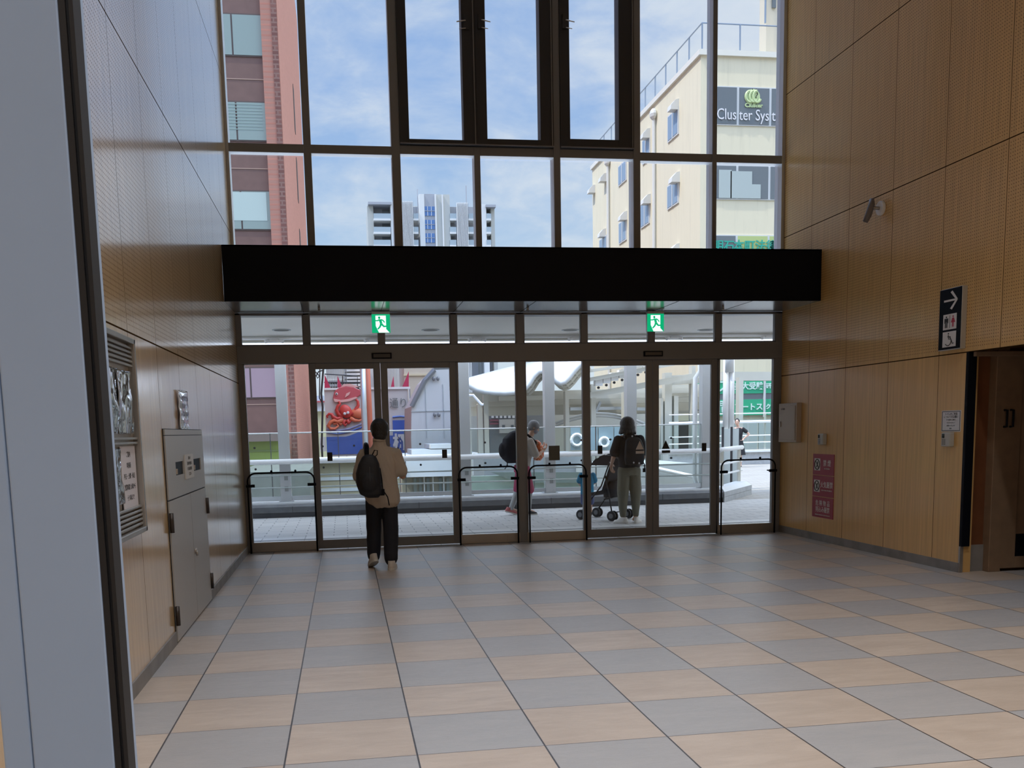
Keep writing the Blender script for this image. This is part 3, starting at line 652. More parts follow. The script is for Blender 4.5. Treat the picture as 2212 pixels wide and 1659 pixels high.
# ---- added fill lamps at the hall ceiling, out of view, and their light
for (x, y) in ((.6, 1.2), (3.9, 1.2), (.6, -2.6), (3.9, -2.6), (.6, 5.0), (3.9, 5.0)):
    c = thing('fill_lamp', 'added unseen fill lamp high above the hall floor', 'lamp', (x, y, ZC), 0, 'added fill lamps at the hall ceiling')
    MB().tube([(x, y, ZC - .0), (x, y, ZC - .03)], .32, 28).build('trim_ring', 'white', c)
    la = bpy.data.lights.new('fill_lamp_light', 'SPOT'); la.spot_size = math.radians(104); la.spot_blend = .8; la.shadow_soft_size = .16; la.energy = 830 if y < 4 else 280; la.color = (.98, .98, 1.)
    lo = bpy.data.objects.new('fill_lamp_light', la); COL.objects.link(lo); lo.location = (x, y, ZC - .05); lo.parent = c; lo.matrix_parent_inverse = parent_world(c).inverted()

# ================================================================== OUTSIDE
M['paver'] = brickmat('paver_grey', (.58, .57, .55), (.48, .48, .47), (.22, .22, .22), .40, .20, 'xy', .008, .75, .3)
M['paverwarm'] = brickmat('paver_warm', (.40, .375, .33), (.33, .31, .275), (.18, .17, .155), .40, .20, 'xy', .008, .8, .3)
M['granite'] = pmat('dark_granite', (.115, .12, .125), .45, var=.15, vs=9); M['granite2'] = pmat('kerb_granite', (.40, .41, .41), .5, var=.12, vs=9)
M['asphalt'] = pmat('asphalt', (.16, .16, .155), .9, var=.2, vs=2)
M['steelw'] = pmat('cream_steel', (.56, .54, .46), .5, var=.04, vs=1.5)
M['win'] = pmat('window_dark', (.10, .12, .14), .12, spec=.8); M['winframe'] = pmat('window_frame_paint', (.62, .62, .60), .4)
YK = 17.35                                                         # front of the kerb
# deck: tiled strip under the entrance roof, pavers further out
struct(MB().box(-9, 40, 12.33, 14.0, -.15, 0).build('deck_tiles', brickmat('deck_tile', (.66, .65, .63), (.58, .58, .57), (.28, .28, .28), .6, .6, 'xy', .008, .55, .2, 0.)))
struct(MB().box(-9, 40, 13.60, 13.68, -.14, .0035).box(-9, 40, 12.85, 12.95, -.14, .003).build('deck_drain', pmat('drain_grate', (.13, .13, .13), .5, .3)))
struct(MB().box(-9, 12, 14.0, YK + .5, -.15, 0).build('deck_pavers', 'paver'))
struct(MB().prism([(12, 14.0, 0), (40, 14.0, 0), (40, 34.2, 0), (10.0, 34.2, 0), (10.0, 24.0, 0), (7.35, YK + .5, 0), (12, YK + .5, 0), (12, 14., 0)], (0, 0, -.15)).build('deck_far', 'paverwarm'))
struct(MB().box(-120, 160, 16, 300, -6.2, -6.0).build('street_ground', 'asphalt'))
# kerb with chamfered far end
kb = thing('stone_kerb', 'long low dark granite kerb carrying the white railing outside the doors', 'kerb', (2, YK, 0))
def kprof(p, q, name, mat, zs):   # extruded band between two plan points
    pass
P1 = Vector((7.115, 17.32, 0))
Pe = Vector((8.45, 19.10, 0)); nrm = Vector((-(Pe - P1).y, (Pe - P1).x, 0)).normalized()
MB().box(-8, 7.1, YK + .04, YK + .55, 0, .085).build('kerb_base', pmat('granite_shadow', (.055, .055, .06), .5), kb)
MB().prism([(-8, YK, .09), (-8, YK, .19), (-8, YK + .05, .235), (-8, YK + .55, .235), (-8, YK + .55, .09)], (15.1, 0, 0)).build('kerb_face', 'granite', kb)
MB().box(-8, 7.1, YK + .05, YK + .62, .235, .262).build('kerb_top', pmat('kerb_cap', (.62, .63, .63), .5, var=.08, vs=6), kb, label='pale grey capping')
for xx in (-.95, 1.3, 3.75, 5.9): MB().box(xx - .004, xx + .004, YK - .002, YK + .02, .09, .2).build('joint', 'ink', kb)
kc = thing('stone_kerb', 'short slanting granite kerb end with a pale bevelled top, seen through the rightmost pane', 'kerb', (7.8, 18.2, 0))
dirv = (Pe - P1); n3 = nrm * .42
def band(z0, z1, o0, o1, o2, o3, nm, mat):
    v = []
    for base, w in ((P1, Vector((0, 1.25, 0))), (Pe, nrm)):
        for o, z in ((o0, z0), (o1, z0), (o2, z1), (o3, z1)): v.append(base + w * o + Vector((0, 0, z)))
    MB().add(v, [(0, 1, 2, 3), (4, 7, 6, 5), (0, 4, 5, 1), (1, 5, 6, 2), (2, 6, 7, 3), (3, 7, 4, 0)]).build(nm, mat, kc)
band(0, .10, .0, .42, .42, .0, 'kerb_base', 'granite2'); band(.105, .20, .0, .42, .42, .0, 'kerb_face', 'granite2'); band(.20, .275, .0, .42, .36, .11, 'kerb_top', pmat('kerb_cap2', (.72, .74, .74), .5))
# white railing
def railing(name, lab, path, zs, r, mat='whiterail', posts=None):
    t = thing(name, lab, 'railing', path[0]); return t
rl = thing('white_railing', 'white tubular railing with glass panels standing on the long kerb', 'railing', (2, YK + .3, .26))
yr = YK + .22
MB().tube([(-7, yr, .985), (7.05, yr, .985)], .048, 14).build('handrail', 'whiterail', rl, smooth=True)
for z, rr in ((.735, .014), (.52, .014)): MB().tube([(-7, yr + .06, z), (7.1, yr + .06, z)], rr, 8).build('rail', pmat('rail_grey', (.42, .46, .44), .35, .4), rl, smooth=True)
MB().box(-7, 7.1, yr + .10, yr + .16, .29, .36).build('bottom_rail', 'alu_light', rl)
MB().tube([(-7, yr + .14, 1.492), (7.1, yr + .14, 1.492)], .013, 8).build('top_rail', 'whiterail', rl, smooth=True)
gx = [-6.1, -4.9, -3.7, -2.5, -1.3, -.1, 1.1, 2.3, 3.5, 4.7, 5.9, 7.1]
for a, b in zip(gx[:-1], gx[1:]):
    g = MB().box(a + .01, b - .01, yr + .12, yr + .13, .34, 1.49).build('glass_panel', 'glassg', rl)
    for xx in (a + .28, b - .28):
        for z in (.86, 1.24): MB().cyl((xx, yr + .09, z), (xx, yr + .13, z), .02, 10).build('bolt', 'ink', g)
    MB().box(a - .007, a + .007, yr + .11, yr + .14, .34, 1.49).build('stile', pmat('stile_dark', (.12, .13, .13), .4), rl)
# roof columns with base shoes
for i, (ul, ur, lab) in enumerate(((602, 629, 'leftmost square white roof column on the kerb, before the brick building'), (996, 1014, 'square white roof column on the kerb just right of the left doors'), (1178, 1196, 'square white roof column on the kerb in the middle pane'), (1349, 1375, 'square white roof column on the kerb behind the woman in black'), (1512, 1534, 'rightmost square white roof column on the kerb beside the drainpipe'))):
    p, q = at(ul, 1000, YK + .38), at(ur, 1000, YK + .38); xc = (p.x + q.x) / 2
    c = thing('roof_column', lab, 'column', (xc, YK + .38, .26), 0, 'square columns of the entrance roof')
    MB().box(xc - .095, xc + .095, YK + .28, YK + .47, .262, 2.95).build('shaft', pmat('column_grey', (.46, .47, .47), .35), c, bevel=.004)
    MB().box(xc - .13, xc + .13, YK + .24, YK + .51, .262, .275).build('base_plate', 'alu_light', c)
    if i < 3:
        for z in (.50, .70): MB().box(xc - .02, xc + .045, YK + .272, YK + .281, z - .05, z + .04).build('bracket', pmat('bracket_grey', (.22, .23, .22), .5), c)
dp = thing('drainpipe', 'white bent drainpipe with a kinked foot beside the rightmost roof column', 'pipe', (6.65, YK + .4, .26))
xa = at(1508, 900, YK + .4).x; xt = at(1519, 790, YK + .4).x
zt1 = at(1512, 815, YK + .4).z; zt2 = at(1518, 800, YK + .4).z; zl = at(1507, 1035, YK + .4).z; zf = at(1513, 1052, YK + .4).z
MB().tube([(xt, YK + .56, 2.95), (xt, YK + .56, zt2), (xa, YK + .56, zt1), (xa, YK + .56, zl), (xa + .07, YK + .56, zf), (xa + .07, YK + .56, .262)], .045, 14).build('pipe', 'whiterail', dp, smooth=True)
for z in (1.0, 1.75): MB().box(xa, xa + .18, YK + .55, YK + .57, z, z + .02).build('pipe_clamp', 'alu', dp)
# side railing going away past the kerb end
def seg_rail(lab, pts, zs, rs, posts, zb0=.02, zg=None):
    t = thing('white_railing', lab, 'railing', pts[0])
    for z, r in zip(zs, rs): MB().tube([(p[0], p[1], z) for p in pts], r, 10).build('handrail' if r > .03 else 'rail', 'whiterail', t, smooth=True)
    for (x, y) in posts: MB().box(x - .03, x + .03, y - .03, y + .03, zb0, max(zs)).build('post', 'steelw', t)
    if zg:
        for a, b in zip(pts[:-1], pts[1:]):
            d = Vector((b[0] - a[0], b[1] - a[1], 0)); n = max(1, int(d.length / 1.2))
            for i in range(n):
                p = Vector((a[0], a[1], 0)) + d * (i + .03) / n; q = Vector((a[0], a[1], 0)) + d * (i + .97) / n; w = d.normalized().orthogonal(); w.z = 0; w = w.normalized() * .008
                MB().prism([p + Vector((0, 0, zg[0])), q + Vector((0, 0, zg[0])), q + Vector((0, 0, zg[1])), p + Vector((0, 0, zg[1]))], w).build('glass_panel', 'glassg', t)
    return t
pe1 = Vector((7.25, 17.75, 0)); pe2 = Vector((8.35, 19.8, 0))
seg_rail('short white railing turning away beside the slanting kerb end', [(7.2, 17.8, 0), (8.35, 19.4, 0)], [.985, .70, .50], [.048, .02, .02], [(7.3, 17.93), (8.2, 19.2)], zb0=.28)
blue = pmat('blue_grey_panel', (.50, .56, .56), .4)
pn = thing('glass_wing', 'pale blue-grey glazed wing panels behind the slanting kerb end', 'screen', (7.6, 19.2, 0))
for u0, u1 in ((1563, 1576), (1582, 1596)):
    p, q = at(u0, 950, 19.9), at(u1, 950, 19.9)
    MB().box(p.x, q.x, 19.9, 19.93, .12, 1.38).build('panel', blue, pn); MB().box(p.x - .03, p.x, 19.88, 19.94, .0, 1.42).build('panel_edge', 'alu_dark', pn)
# twin pipe column right
cc = thing('pipe_column', 'cluster of two round white pipes carrying the roof in the rightmost pane', 'column', (8.0, 20.6, 0))
for u in (1568, 1580):
    p = at(u, 850, 20.6); MB().cyl((p.x, 20.6, 1.35), (p.x, 20.6, 3.2), .065, 16).build('pipe', 'white', cc, smooth=True)
p = at(1574, 800, 20.6); MB().cyl((p.x, 20.6, 2.62), (p.x, 20.6, 3.3), .115, 20).build('collar', 'white', cc, smooth=True); MB().box(p.x - .12, p.x + .12, 20.5, 20.7, 0, 1.36).build('plinth', blue, cc)
for z in (1.75, 2.2): MB().box(p.x - .06, p.x + .06, 20.59, 20.61, z, z + .04).build('tie', 'white', cc)

# entrance roof outside
rf = MB().box(-9, 20, 12.53, 16.0, 3.03, 3.2)
struct(rf.build('porch_ceiling', 'outsoffit'))
struct(MB().box(-9, 20, 12.53, 13.15, 2.995, 3.03).build('porch_fascia', pmat('porch_dark', (.30, .30, .31), .3)))
struct(MB().box(-9, 20, 16.0, 16.25, 2.95, 3.2).box(-9, 20, 19.5, 19.75, 2.90, 3.5).build('porch_beam', 'steelw'))
mt_ = bpy.data.materials.new('translucent_roof'); mt_.use_nodes = True; n_t = mt_.node_tree; n_t.nodes.clear()
tl_ = N(n_t, 'ShaderNodeBsdfTranslucent', inp={0: (.92, .91, .88, 1)}); df_ = N(n_t, 'ShaderNodeBsdfDiffuse', inp={0: (.8, .79, .76, 1)}); ms_ = N(n_t, 'ShaderNodeMixShader', inp={0: .2}); L(n_t, tl_.outputs[0], ms_.inputs[1]); L(n_t, df_.outputs[0], ms_.inputs[2])
L(n_t, ms_.outputs[0], N(n_t, 'ShaderNodeOutputMaterial').inputs[0])
me_p = bpy.data.meshes.new('porch_canopy'); me_p.from_pydata([(-9, 16.25, 3.05), (20, 16.25, 3.05), (20, 19.5, 3.05), (-9, 19.5, 3.05)], [], [(0, 1, 2, 3)])
struct(link('porch_canopy', me_p, mt_))
bx = thing('roof_conduit', 'long white pipe with small lamps fixed under the entrance roof outside', 'pipe', (2, 16.1, 2.93))
MB().tube([(-8, 15.9, 2.985), (18, 15.9, 2.985)], .025, 8).build('pipe', 'whiterail', bx, smooth=True)
for u in (592, 806, 1030, 1245, 1455, 1660):
    p = at(u, 727, 15.85)
    MB().box(p.x - .07, p.x + .07, 15.80, 15.9, 2.93, 2.965).cyl((p.x - .09, 15.83, 2.945), (p.x - .14, 15.80, 2.93), .03, 10).cyl((p.x + .09, 15.83, 2.945), (p.x + .14, 15.80, 2.93), .03, 10).build('spot_lamp', 'white', bx)
for u, pos in ((608, 'leftmost'), (930, 'second from left'), (1232, 'third from left'), (1525, 'rightmost')):
    p = atz(u, 712, 3.03); t = thing('downlight', 'round recessed downlight in the porch ceiling outside, %s of four' % pos, 'lamp', p, 0, 'downlights in the porch ceiling')
    MB().cyl((p.x, p.y, 3.032), (p.x, p.y, 3.018), .14, 24).build('trim_ring', 'alu_light', t); MB().cyl((p.x, p.y, 3.022), (p.x, p.y, 3.015), .11, 24).build('lamp_well', pmat('lamp_well', (.12, .11, .10), .4), t)

# ---- brick building at the left
BY = 38.; BX = at(612, 300, BY).x
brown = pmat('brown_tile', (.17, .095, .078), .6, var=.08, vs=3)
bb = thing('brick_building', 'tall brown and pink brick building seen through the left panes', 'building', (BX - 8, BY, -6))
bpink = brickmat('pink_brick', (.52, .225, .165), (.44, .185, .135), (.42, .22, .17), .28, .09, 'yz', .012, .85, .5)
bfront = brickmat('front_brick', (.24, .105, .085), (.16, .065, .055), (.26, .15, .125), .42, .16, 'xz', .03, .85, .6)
xb0 = at(599, 300, BY).x; dside = atx(653, 300, BX).y; zt_ = atx(628, 0, BX).z
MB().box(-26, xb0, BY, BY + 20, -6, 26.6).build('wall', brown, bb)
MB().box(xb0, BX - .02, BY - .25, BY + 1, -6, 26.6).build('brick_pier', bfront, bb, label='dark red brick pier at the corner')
MB().prism([(BX - .6, BY - .2, -6), (BX - .6, dside, -6), (BX - .6, dside, 26.4), (BX - .6, BY - .2, 26.4)], (.6, 0, 0)).build('side_wall', bpink, bb, label='pink brick side wall')
for va, vb in ((188, 282), (345, 434), (498, 575)):
    uu = 633 + (va - 190) * .045; p = atx(uu, va, BX); q = atx(uu + 4, vb, BX); MB().box(BX - .01, BX + .02, p.y - .45, p.y + .45, min(p.z, q.z), max(p.z, q.z)).build('slot', 'ink', bb)
wg = [pmat('window_blind', (.27, .335, .31), .25, spec=.6), pmat('window_lilac', (.36, .26, .30), .4)]
bw = at(571, 80, BY).x
for i, v in enumerate((30, 219, 411, 601, 793)):
    zt = at(530, v, BY).z; zb_ = at(530, v + (93 if i < 1 else 87 if i < 3 else 80), BY).z - (0 if i < 4 else -.2)
    for c_ in range(3):
        x1 = bw - c_ * 2.75; x0 = x1 - 2.25
        w = MB().box(x0, x1, BY - .03, BY + .02, zb_, zt).build('window', pmat('brown_frame', (.10, .07, .06), .5), bb)
        xm = (x0 + x1) / 2 - .02
        MB().box(x0 + .05, xm - .03, BY - .045, BY - .03, zb_ + .05, zt - .05).box(xm + .03, x1 - .05, BY - .045, BY - .03, zb_ + .05, zt - .05).build('pane', wg[1 if i == 4 else 0], w)
        if i == 1:
            for k_ in range(9): MB().box(x0 + .06, x1 - .22, BY - .052, BY - .045, zt - .1 - k_ * .11, zt - .13 - k_ * .11).build('blind_slat', pmat('slat', (.26, .34, .31), .5), w)
        if i == 2: MB().box(x0 + .06, x1 - .22, BY - .05, BY - .045, zb_ + .35, zt - .08).build('blind', pmat('blind_green', (.46, .55, .51), .5), w)
for v in (172, 365, 560, 750, 875):
    z = at(530, v, BY).z; MB().box(-26, xb0, BY - .015, BY, z, z + .03).build('joint_line', pmat('joint_tan', (.40, .27, .21), .6), bb)
MB().box(xb0 - .35, xb0 - .28, BY - .04, BY, -6, 26.6).build('corner_line', pmat('corner_brown', (.15, .09, .075), .6), bb)
lz0, lz1 = at(560, 1018, BY - 1).z, at(560, 953, BY - 1).z
gs = thing('green_shop', 'low lime green shopfront under the brown wall of the brick building', 'building', (-4, BY - 1.2, -6))
MB().box(-14, at(609, 980, BY - 1).x, BY - 2.2, BY - .3, -6, lz1).build('shop_wall', pmat('lime_paint', (.26, .32, .06), .5, var=.1, vs=1), gs)
MB().box(-14, at(612, 980, BY - 1).x, BY - 2.6, BY - .3, lz1, lz1 + .25).build('shop_roof', pmat('shop_roof', (.20, .14, .12), .5), gs)
for z in (lz0 + .2, lz0 + .75, lz0 + 1.3): MB().box(-14, at(606, 980, BY - 1).x, BY - 2.24, BY - 2.2, z, z + .06).build('ledge', pmat('lime_dark', (.20, .24, .07), .5), gs)
# ---- cream office building at the right
CYY = 46.; CXX = at(1513, 300, CYY).x
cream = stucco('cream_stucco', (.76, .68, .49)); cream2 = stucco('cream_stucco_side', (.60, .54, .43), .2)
cb_ = thing('office_building', 'cream five-storey office building seen through the right panes', 'building', (CXX + 8, CYY, -6))
cy1 = atx(1280, 430, CXX).y
MB().box(CXX, CXX + 26, CYY, cy1, -6, 19.0).build('wall', cream, cb_)
MB().box(CXX - .12, CXX + .2, CYY - .12, cy1 + .1, 18.9, 19.15).box(CXX + .2, CXX + 26, CYY - .12, CYY + .2, 18.9, 19.15).build('parapet_cap', pmat('cap_white', (.74, .70, .60), .6), cb_)
wf = M['winframe']; wg2 = pmat('office_glass', (.14, .16, .17), .15, spec=.7)
rows = [(188, 272), (357, 432), (508, 585)]
for i, (va, vb) in enumerate(rows + [(660, 740)]):
    zt = at(1600, va, CYY).z; zb_ = at(1600, vb, CYY).z
    xs = [at(1548, 230, CYY).x - 1.9 + k_ * 1.72 for k_ in range(7)]
    xs = [at(1527, 230, CYY).x + .1, at(1593, 230, CYY).x, at(1663, 230, CYY).x, at(1663, 230, CYY).x + 1.55, at(1663, 230, CYY).x + 3.1]
    for a, b in zip(xs[:-1], xs[1:]):
        w = MB().box(a, b, CYY - .05, CYY + .02, zb_, zt).build('window', wf, cb_)
        MB().box(a + .06, b - .06, CYY - .07, CYY - .05, zb_ + .05, zt - .05).build('pane', wg2 if i < 2 else pmat('green_film', (.45, .52, .20), .4) if (i == 2 and a > xs[0] + .1) else wg2, w)
    if i == 1:
        MB().box(xs[0] + .5, xs[0] + 1.15, CYY - .09, CYY - .07, zb_ + .06, zt - .25).box(xs[1] - .35, xs[1] + .75, CYY - .09, CYY - .07, zb_ + .06, zt - .3).box(xs[1] + .75, xs[1] + 1.2, CYY - .09, CYY - .07, zb_ + .06, zt - .9).build('cabinet_inside', pmat('pale_cabinet', (.42, .47, .44), .5), cb_)
zz0 = at(1615, 248, CYY - .1).z
a_, b_, c_ = at(1571, 250, CYY - .1), at(1641, 250, CYY - .1), at(1676, 252, CYY - .1)
for t, u0, u1, v in (('Clus', 1549, 1590, 247), ('ter Sys', 1597, 1661, 249), ('te', 1667, 1687, 251)):
    p, q = at(u0, v, CYY - .1), at(u1, v, CYY - .1); text(t, .72, ((p.x + q.x) / 2, CYY - .11, p.z), FRONT, 'pict', 'lettering', cb_, .01, width=q.x - p.x)
p = at(1628, 228, CYY - .1); text('Cluster', .26, (p.x, CYY - .11, p.z), FRONT, pmat('logo_green', (.50, .60, .30), .5), 'lettering', cb_, .01, 1.15, .012)
p = at(1627, 209, CYY - .1)
lg = MB()
for k_, dx in enumerate((-.18, 0, .18)):                      # three overlapping curling profile shapes
    pts = [(p.x + dx + rr * math.cos(t), CYY - .10 - .01 * k_, p.z + rr * 1.25 * math.sin(t)) for t, rr in [(PI * .5 + PI * 1.35 * q / 16, .19 if k_ < 2 else .2) for q in range(17)]]
    lg.tube(pts, .075, 6)
lg.ell((p.x, CYY - .09, p.z), (.36, .02, .36), 20, 8).build('logo', pmat('logo_green', (.50, .60, .30), .5), cb_)
for k_, dx in enumerate((-.02, .18)):
    MB().tube([(p.x + dx - .03, CYY - .125, p.z + .36), (p.x + dx + .04, CYY - .125, p.z + .12), (p.x + dx - .06, CYY - .125, p.z - .02), (p.x + dx + .03, CYY - .125, p.z - .14), (p.x + dx - .02, CYY - .125, p.z - .36)], .018, 5).build('logo_line', 'ink', cb_)
tg = pmat('sign_teal', (.02, .35, .25), .5)
for t, u in (('明石', 1563), ('本町法律', 1631), ('事', 1674)):
    p = at(u, 538, CYY - .1); text(t, .56, (p.x, CYY - .11, p.z + .12), FRONT, tg, 'lettering', cb_, .01, 1., .012)
sw = [(1389, 300, 1405, 293, 343), (1444, 247, 1467, 235, 289), (1337, 355, 1354, 349, 389), (1385, 440, 1404, 432, 482), (1443, 397, 1467, 390, 438), (1338, 480, 1354, 473, 518), (1296, 515, 1312, 510, 560), (1444, 545, 1467, 540, 590), (1296, 372, 1310, 368, 372)]
for (u0, v0, u1, v1, vb) in sw[:-1]:
    p = atx(u0, v0, CXX); q = atx(u1, v1, CXX); zb_ = atx(u1, vb, CXX).z; zt = (p.z + q.z) / 2
    w = MB().box(CXX - .06, CXX + .02, q.y, p.y, zb_, zt).build('window', wf, cb_)
    MB().box(CXX - .075, CXX - .06, q.y + .1, p.y - .1, zb_ + .08, zt - .08).build('pane', pmat('sky_pane', (.25, .33, .42), .08, spec=.9), w)
    MB().box(CXX - .09, CXX - .06, (p.y + q.y) / 2 - .05, (p.y + q.y) / 2 + .05, zb_, zt).build('mullion', wf, w)
hood = pmat('vent_hood', (.70, .68, .62), .5)
for (u, v) in ((1467, 228), (1405, 290), (1469, 385), (1406, 432), (1355, 468), (1309, 505), (1286, 410), (1311, 385), (1468, 540)):
    p = atx(u, v, CXX); m = MB(); pr_ = [(CXX, p.y, p.z - .18), (CXX, p.y, p.z + .35), (CXX - .18, p.y, p.z + .30), (CXX - .42, p.y, p.z + .05), (CXX - .45, p.y, p.z - .18)]
    m.prism(pr_, (0, .55, 0)).build('vent_hood', hood, cb_)
for u in (1417, 1317):
    p = atx(u, 300 if u > 1400 else 400, CXX); zt = 18.3
    MB().tube([(CXX - .12, p.y, -6), (CXX - .12, p.y, zt)], .09, 8).ell((CXX - .15, p.y, zt), (.2, .3, .3), 10, 6).build('drainpipe', hood, cb_)
fnc = thing('roof_fence', 'thin steel fence around the flat roof of the cream office building', 'fence', (CXX, CYY, 19.1))
fm = pmat('fence_steel', (.22, .27, .34), .5)
zf_ = 19.15; zp = zf_ + 1.25
MB().tube([(CXX + .1, cy1, zp), (CXX + .1, CYY + .1, zp), (CXX + 8, CYY + .1, zp)], .035, 6).build('top_rail', fm, fnc)
k_ = 0; yy = CYY + .1
while yy < cy1: MB().box(CXX + .07, CXX + .13, yy - .03, yy + .03, zf_, zp).build('post', fm, fnc); yy += 1.75
for x in range(1, 5): MB().box(CXX + x * 2 - .03, CXX + x * 2 + .03, CYY + .07, CYY + .13, zf_, zp).build('post', fm, fnc)
ph = thing('roof_penthouse', 'pale stair tower rising from the roof behind the right wood wall', 'building', (24, 50, 19))
MB().box(at(1655, 50, 49).x, 34, 49, 49.8, 19.0, 25).build('wall', cream2, ph)
MB().box(at(1668, 50, 48.9).x, at(1676, 50, 48.9).x, 48.9, 49, at(1670, 18, 49).z, 25).build('window', wg2, ph)
MB().tube([(at(1653, 50, 48.8).x, 48.8, at(1653, 50, 48.8).z), (at(1653, 50, 48.8).x, 48.8, 25)], .05, 6).build('ladder_pipe', fm, ph)
# green banners low on the front of the cream building
gr = pmat('banner_green', (.03, .40, .20), .5); yb = CYY - .2
zl = (at(1610, 897, yb).z, at(1610, 863, yb).z, at(1610, 850, yb).z, at(1610, 820, yb).z)
ux = [1500, 1545, 1583, 1651, 1690]
words = [('', ''), ('ス', '間'), ('美大受験', 'アートス'), ('研究所', 'クール')]
for i in range(4):
    a, b = at(ux[i], 860, yb).x + .06, at(ux[i + 1], 860, yb).x - .06
    t = thing('green_banner', ('green window lettering panel reading the art school words, between two white mullions' if i == 2 else 'green window lettering panel cut off by the right door jamb' if i == 3 else 'green window lettering panel behind the twin pipe column' if i == 1 else 'green window panel behind the right sliding door frame'), 'sign', ((a + b) / 2, yb, zl[0]), 0, 'green lettered window panels')
    MB().box(a, b, yb, yb + .1, zl[2], zl[3]).box(a, b, yb, yb + .1, zl[0], zl[1]).build('panel', gr, t); MB().box(a, b, yb + .04, yb + .1, zl[1], zl[2]).build('window_band', wg2, t)
    MB().box(b + .01, b + .11, yb - .05, yb + .12, zl[0] - .1, zl[3] + .2).build('mullion', 'winframe', t)
    for wd, z in zip(words[i], ((zl[2] + zl[3]) / 2, (zl[0] + zl[1]) / 2)):
        if wd: text(wd, min(.66, (b - a) / max(1, len(wd)) * .98), ((a + b) / 2, yb - .02, z), FRONT, pmat('pale_lettering', (.62, .80, .70), .5), 'lettering', t, .01, 1., .012)
# ---- distant apartment tower
TY = 214.
tw = thing('apartment_tower', 'distant grey-white apartment tower with balconies above the black canopy', 'building', (20, TY, -6))
tA = pmat('tower_wall', (.50, .50, .46), .7); tB = pmat('tower_grey', (.36, .37, .40), .7); tC = pmat('tower_white', (.68, .68, .66), .7); tD = pmat('tower_recess', (.32, .33, .35), .7); tE = pmat('balcony_glass', (.36, .43, .47), .3); tF = pmat('tower_blue', (.10, .20, .42), .2)
def T(u0, u1, v0, nm, mat, y=TY, d=2.5, v1=None, lab=None, par=tw):
    a, b = at(u0, v0, y), at(u1, v0, y); zb_ = at(u0, v1, y).z if v1 else -6
    return MB().box(a.x, b.x, y, y + d, zb_, (a.z + b.z) / 2).build(nm, mat, par, label=lab)
T(794, 1068, 446, 'wall', tA, TY + 4, 14)
T(806, 843, 441, 'recess', tD, TY + 3.4, .8); T(1051, 1060, 447, 'recess', tD, TY + 3.4, .8); T(892, 905, 447, 'recess', tD, TY + 2.8, 1); T(970, 988, 447, 'recess', tD, TY + 2.8, 1); T(1011, 1025, 447, 'recess', tD, TY + 2.8, 1)
T(793, 806, 445, 'pier', tA, TY + 1, 3); T(1060, 1068, 450, 'pier', tA, TY + 1, 3); T(843, 852, 437, 'pier', tC, TY, 5); T(1038, 1050, 441, 'pier', tC, TY, 5)
T(795, 846, 436, 'roof_slab', tB, TY - .5, 6, 441); T(1049, 1071, 442, 'roof_slab', tB, TY - .5, 6, 447)
T(905, 916, 419, 'core_wall', tC); T(916, 939, 419, 'core_panel', tB, TY + .3); T(939, 942, 419, 'core_fin', tC, TY - .4); T(942, 954, 420, 'core_wall', tA, TY); T(954, 957, 420, 'core_fin', tC, TY - .4); T(957, 971, 420, 'core_wall', tA, TY); T(868, 905, 447, 'link_wall', tA, TY + 3.2, 2)
for v in (446, 475, 504, 533): 
    w = T(917, 939, v, 'window', tF, TY + .2, .1, v + 20); T(923, 924, v, 'mullion', tC, TY + .1, .1, v + 20); T(931, 932, v, 'mullion', tC, TY + .1, .1, v + 20); T(917, 939, v + 9, 'transom', tB, TY + .1, .1, v + 10)
for v in (461, 490, 518):
    for (a, b) in ((807, 844), (1051, 1061), (893, 904), (972, 986), (1012, 1026)):
        T(a, b, v, 'balcony', tE, TY - .2, .3, v + 11); T(a, b, v + 11, 'balcony_slab', tC, TY - .3, 3, v + 15); T(a + (b - a) * .5, b - 1, v - 8, 'door_opening', wg2, TY + 3.2, .3, v + 1)
for (a, b, vt) in ((867, 892, 434), (986, 1011, 437)):
    for i in range(9):
        u = a + (b - a) * (i + .15) / 9; T(u, u + 1.5, vt, 'louvre_fin', tC, TY - .8, .6)
    T(a, b, vt + 2, 'louvre_back', pmat('tower_dark', (.16, .17, .19), .7), TY + .2, .3)
for u, v0 in ((903, 404), (1009, 396)):
    p, q = at(u, v0, TY), at(u, 440, TY); MB().tube([(p.x, TY + 2, q.z - 3), (p.x, TY + 2, p.z)], .10, 6).build('mast', tB, tw)

# ---- town beyond the railing, seen through the doors
hl = MB(); pts = []
for i in range(60):
    x = -420 + i * 14; pts.append((x, 900, -40 + 46 + 14 * noise.noise((x * .006, 1.3, 0)) + 5 * noise.noise((x * .03, 4, 0)) + (18 if -60 < x < 60 else 0)))
hl.prism([(-420, 900, -40)] + pts + [(406, 900, -40)], (0, 60, 0)); struct(hl.build('hills', pmat('hill_blue', (.20, .32, .40), .9)))
def ob(lab, nm, cat, y, z=-6, x=0, grp=None): return thing(nm, lab, cat, (x, y, z), 0, grp)
def slab(u0, u1, v0, v1, y, d, nm, mat, par, lab=None):
    a, b = at(u0, v0, y), at(u1, v1, y); return MB().box(a.x, b.x, y, y + d, b.z, a.z).build(nm, mat, par, label=lab)
def slabg(u0, u1, v0, y, d, nm, mat, par, lab=None, zb=-6):
    a, b = at(u0, v0, y), at(u1, v0, y); return MB().box(a.x, b.x, y, y + d, zb, (a.z + b.z) / 2).build(nm, mat, par, label=lab)
ROOF_T = 0
whw = stucco('white_concrete', (.60, .60, .59), .25)
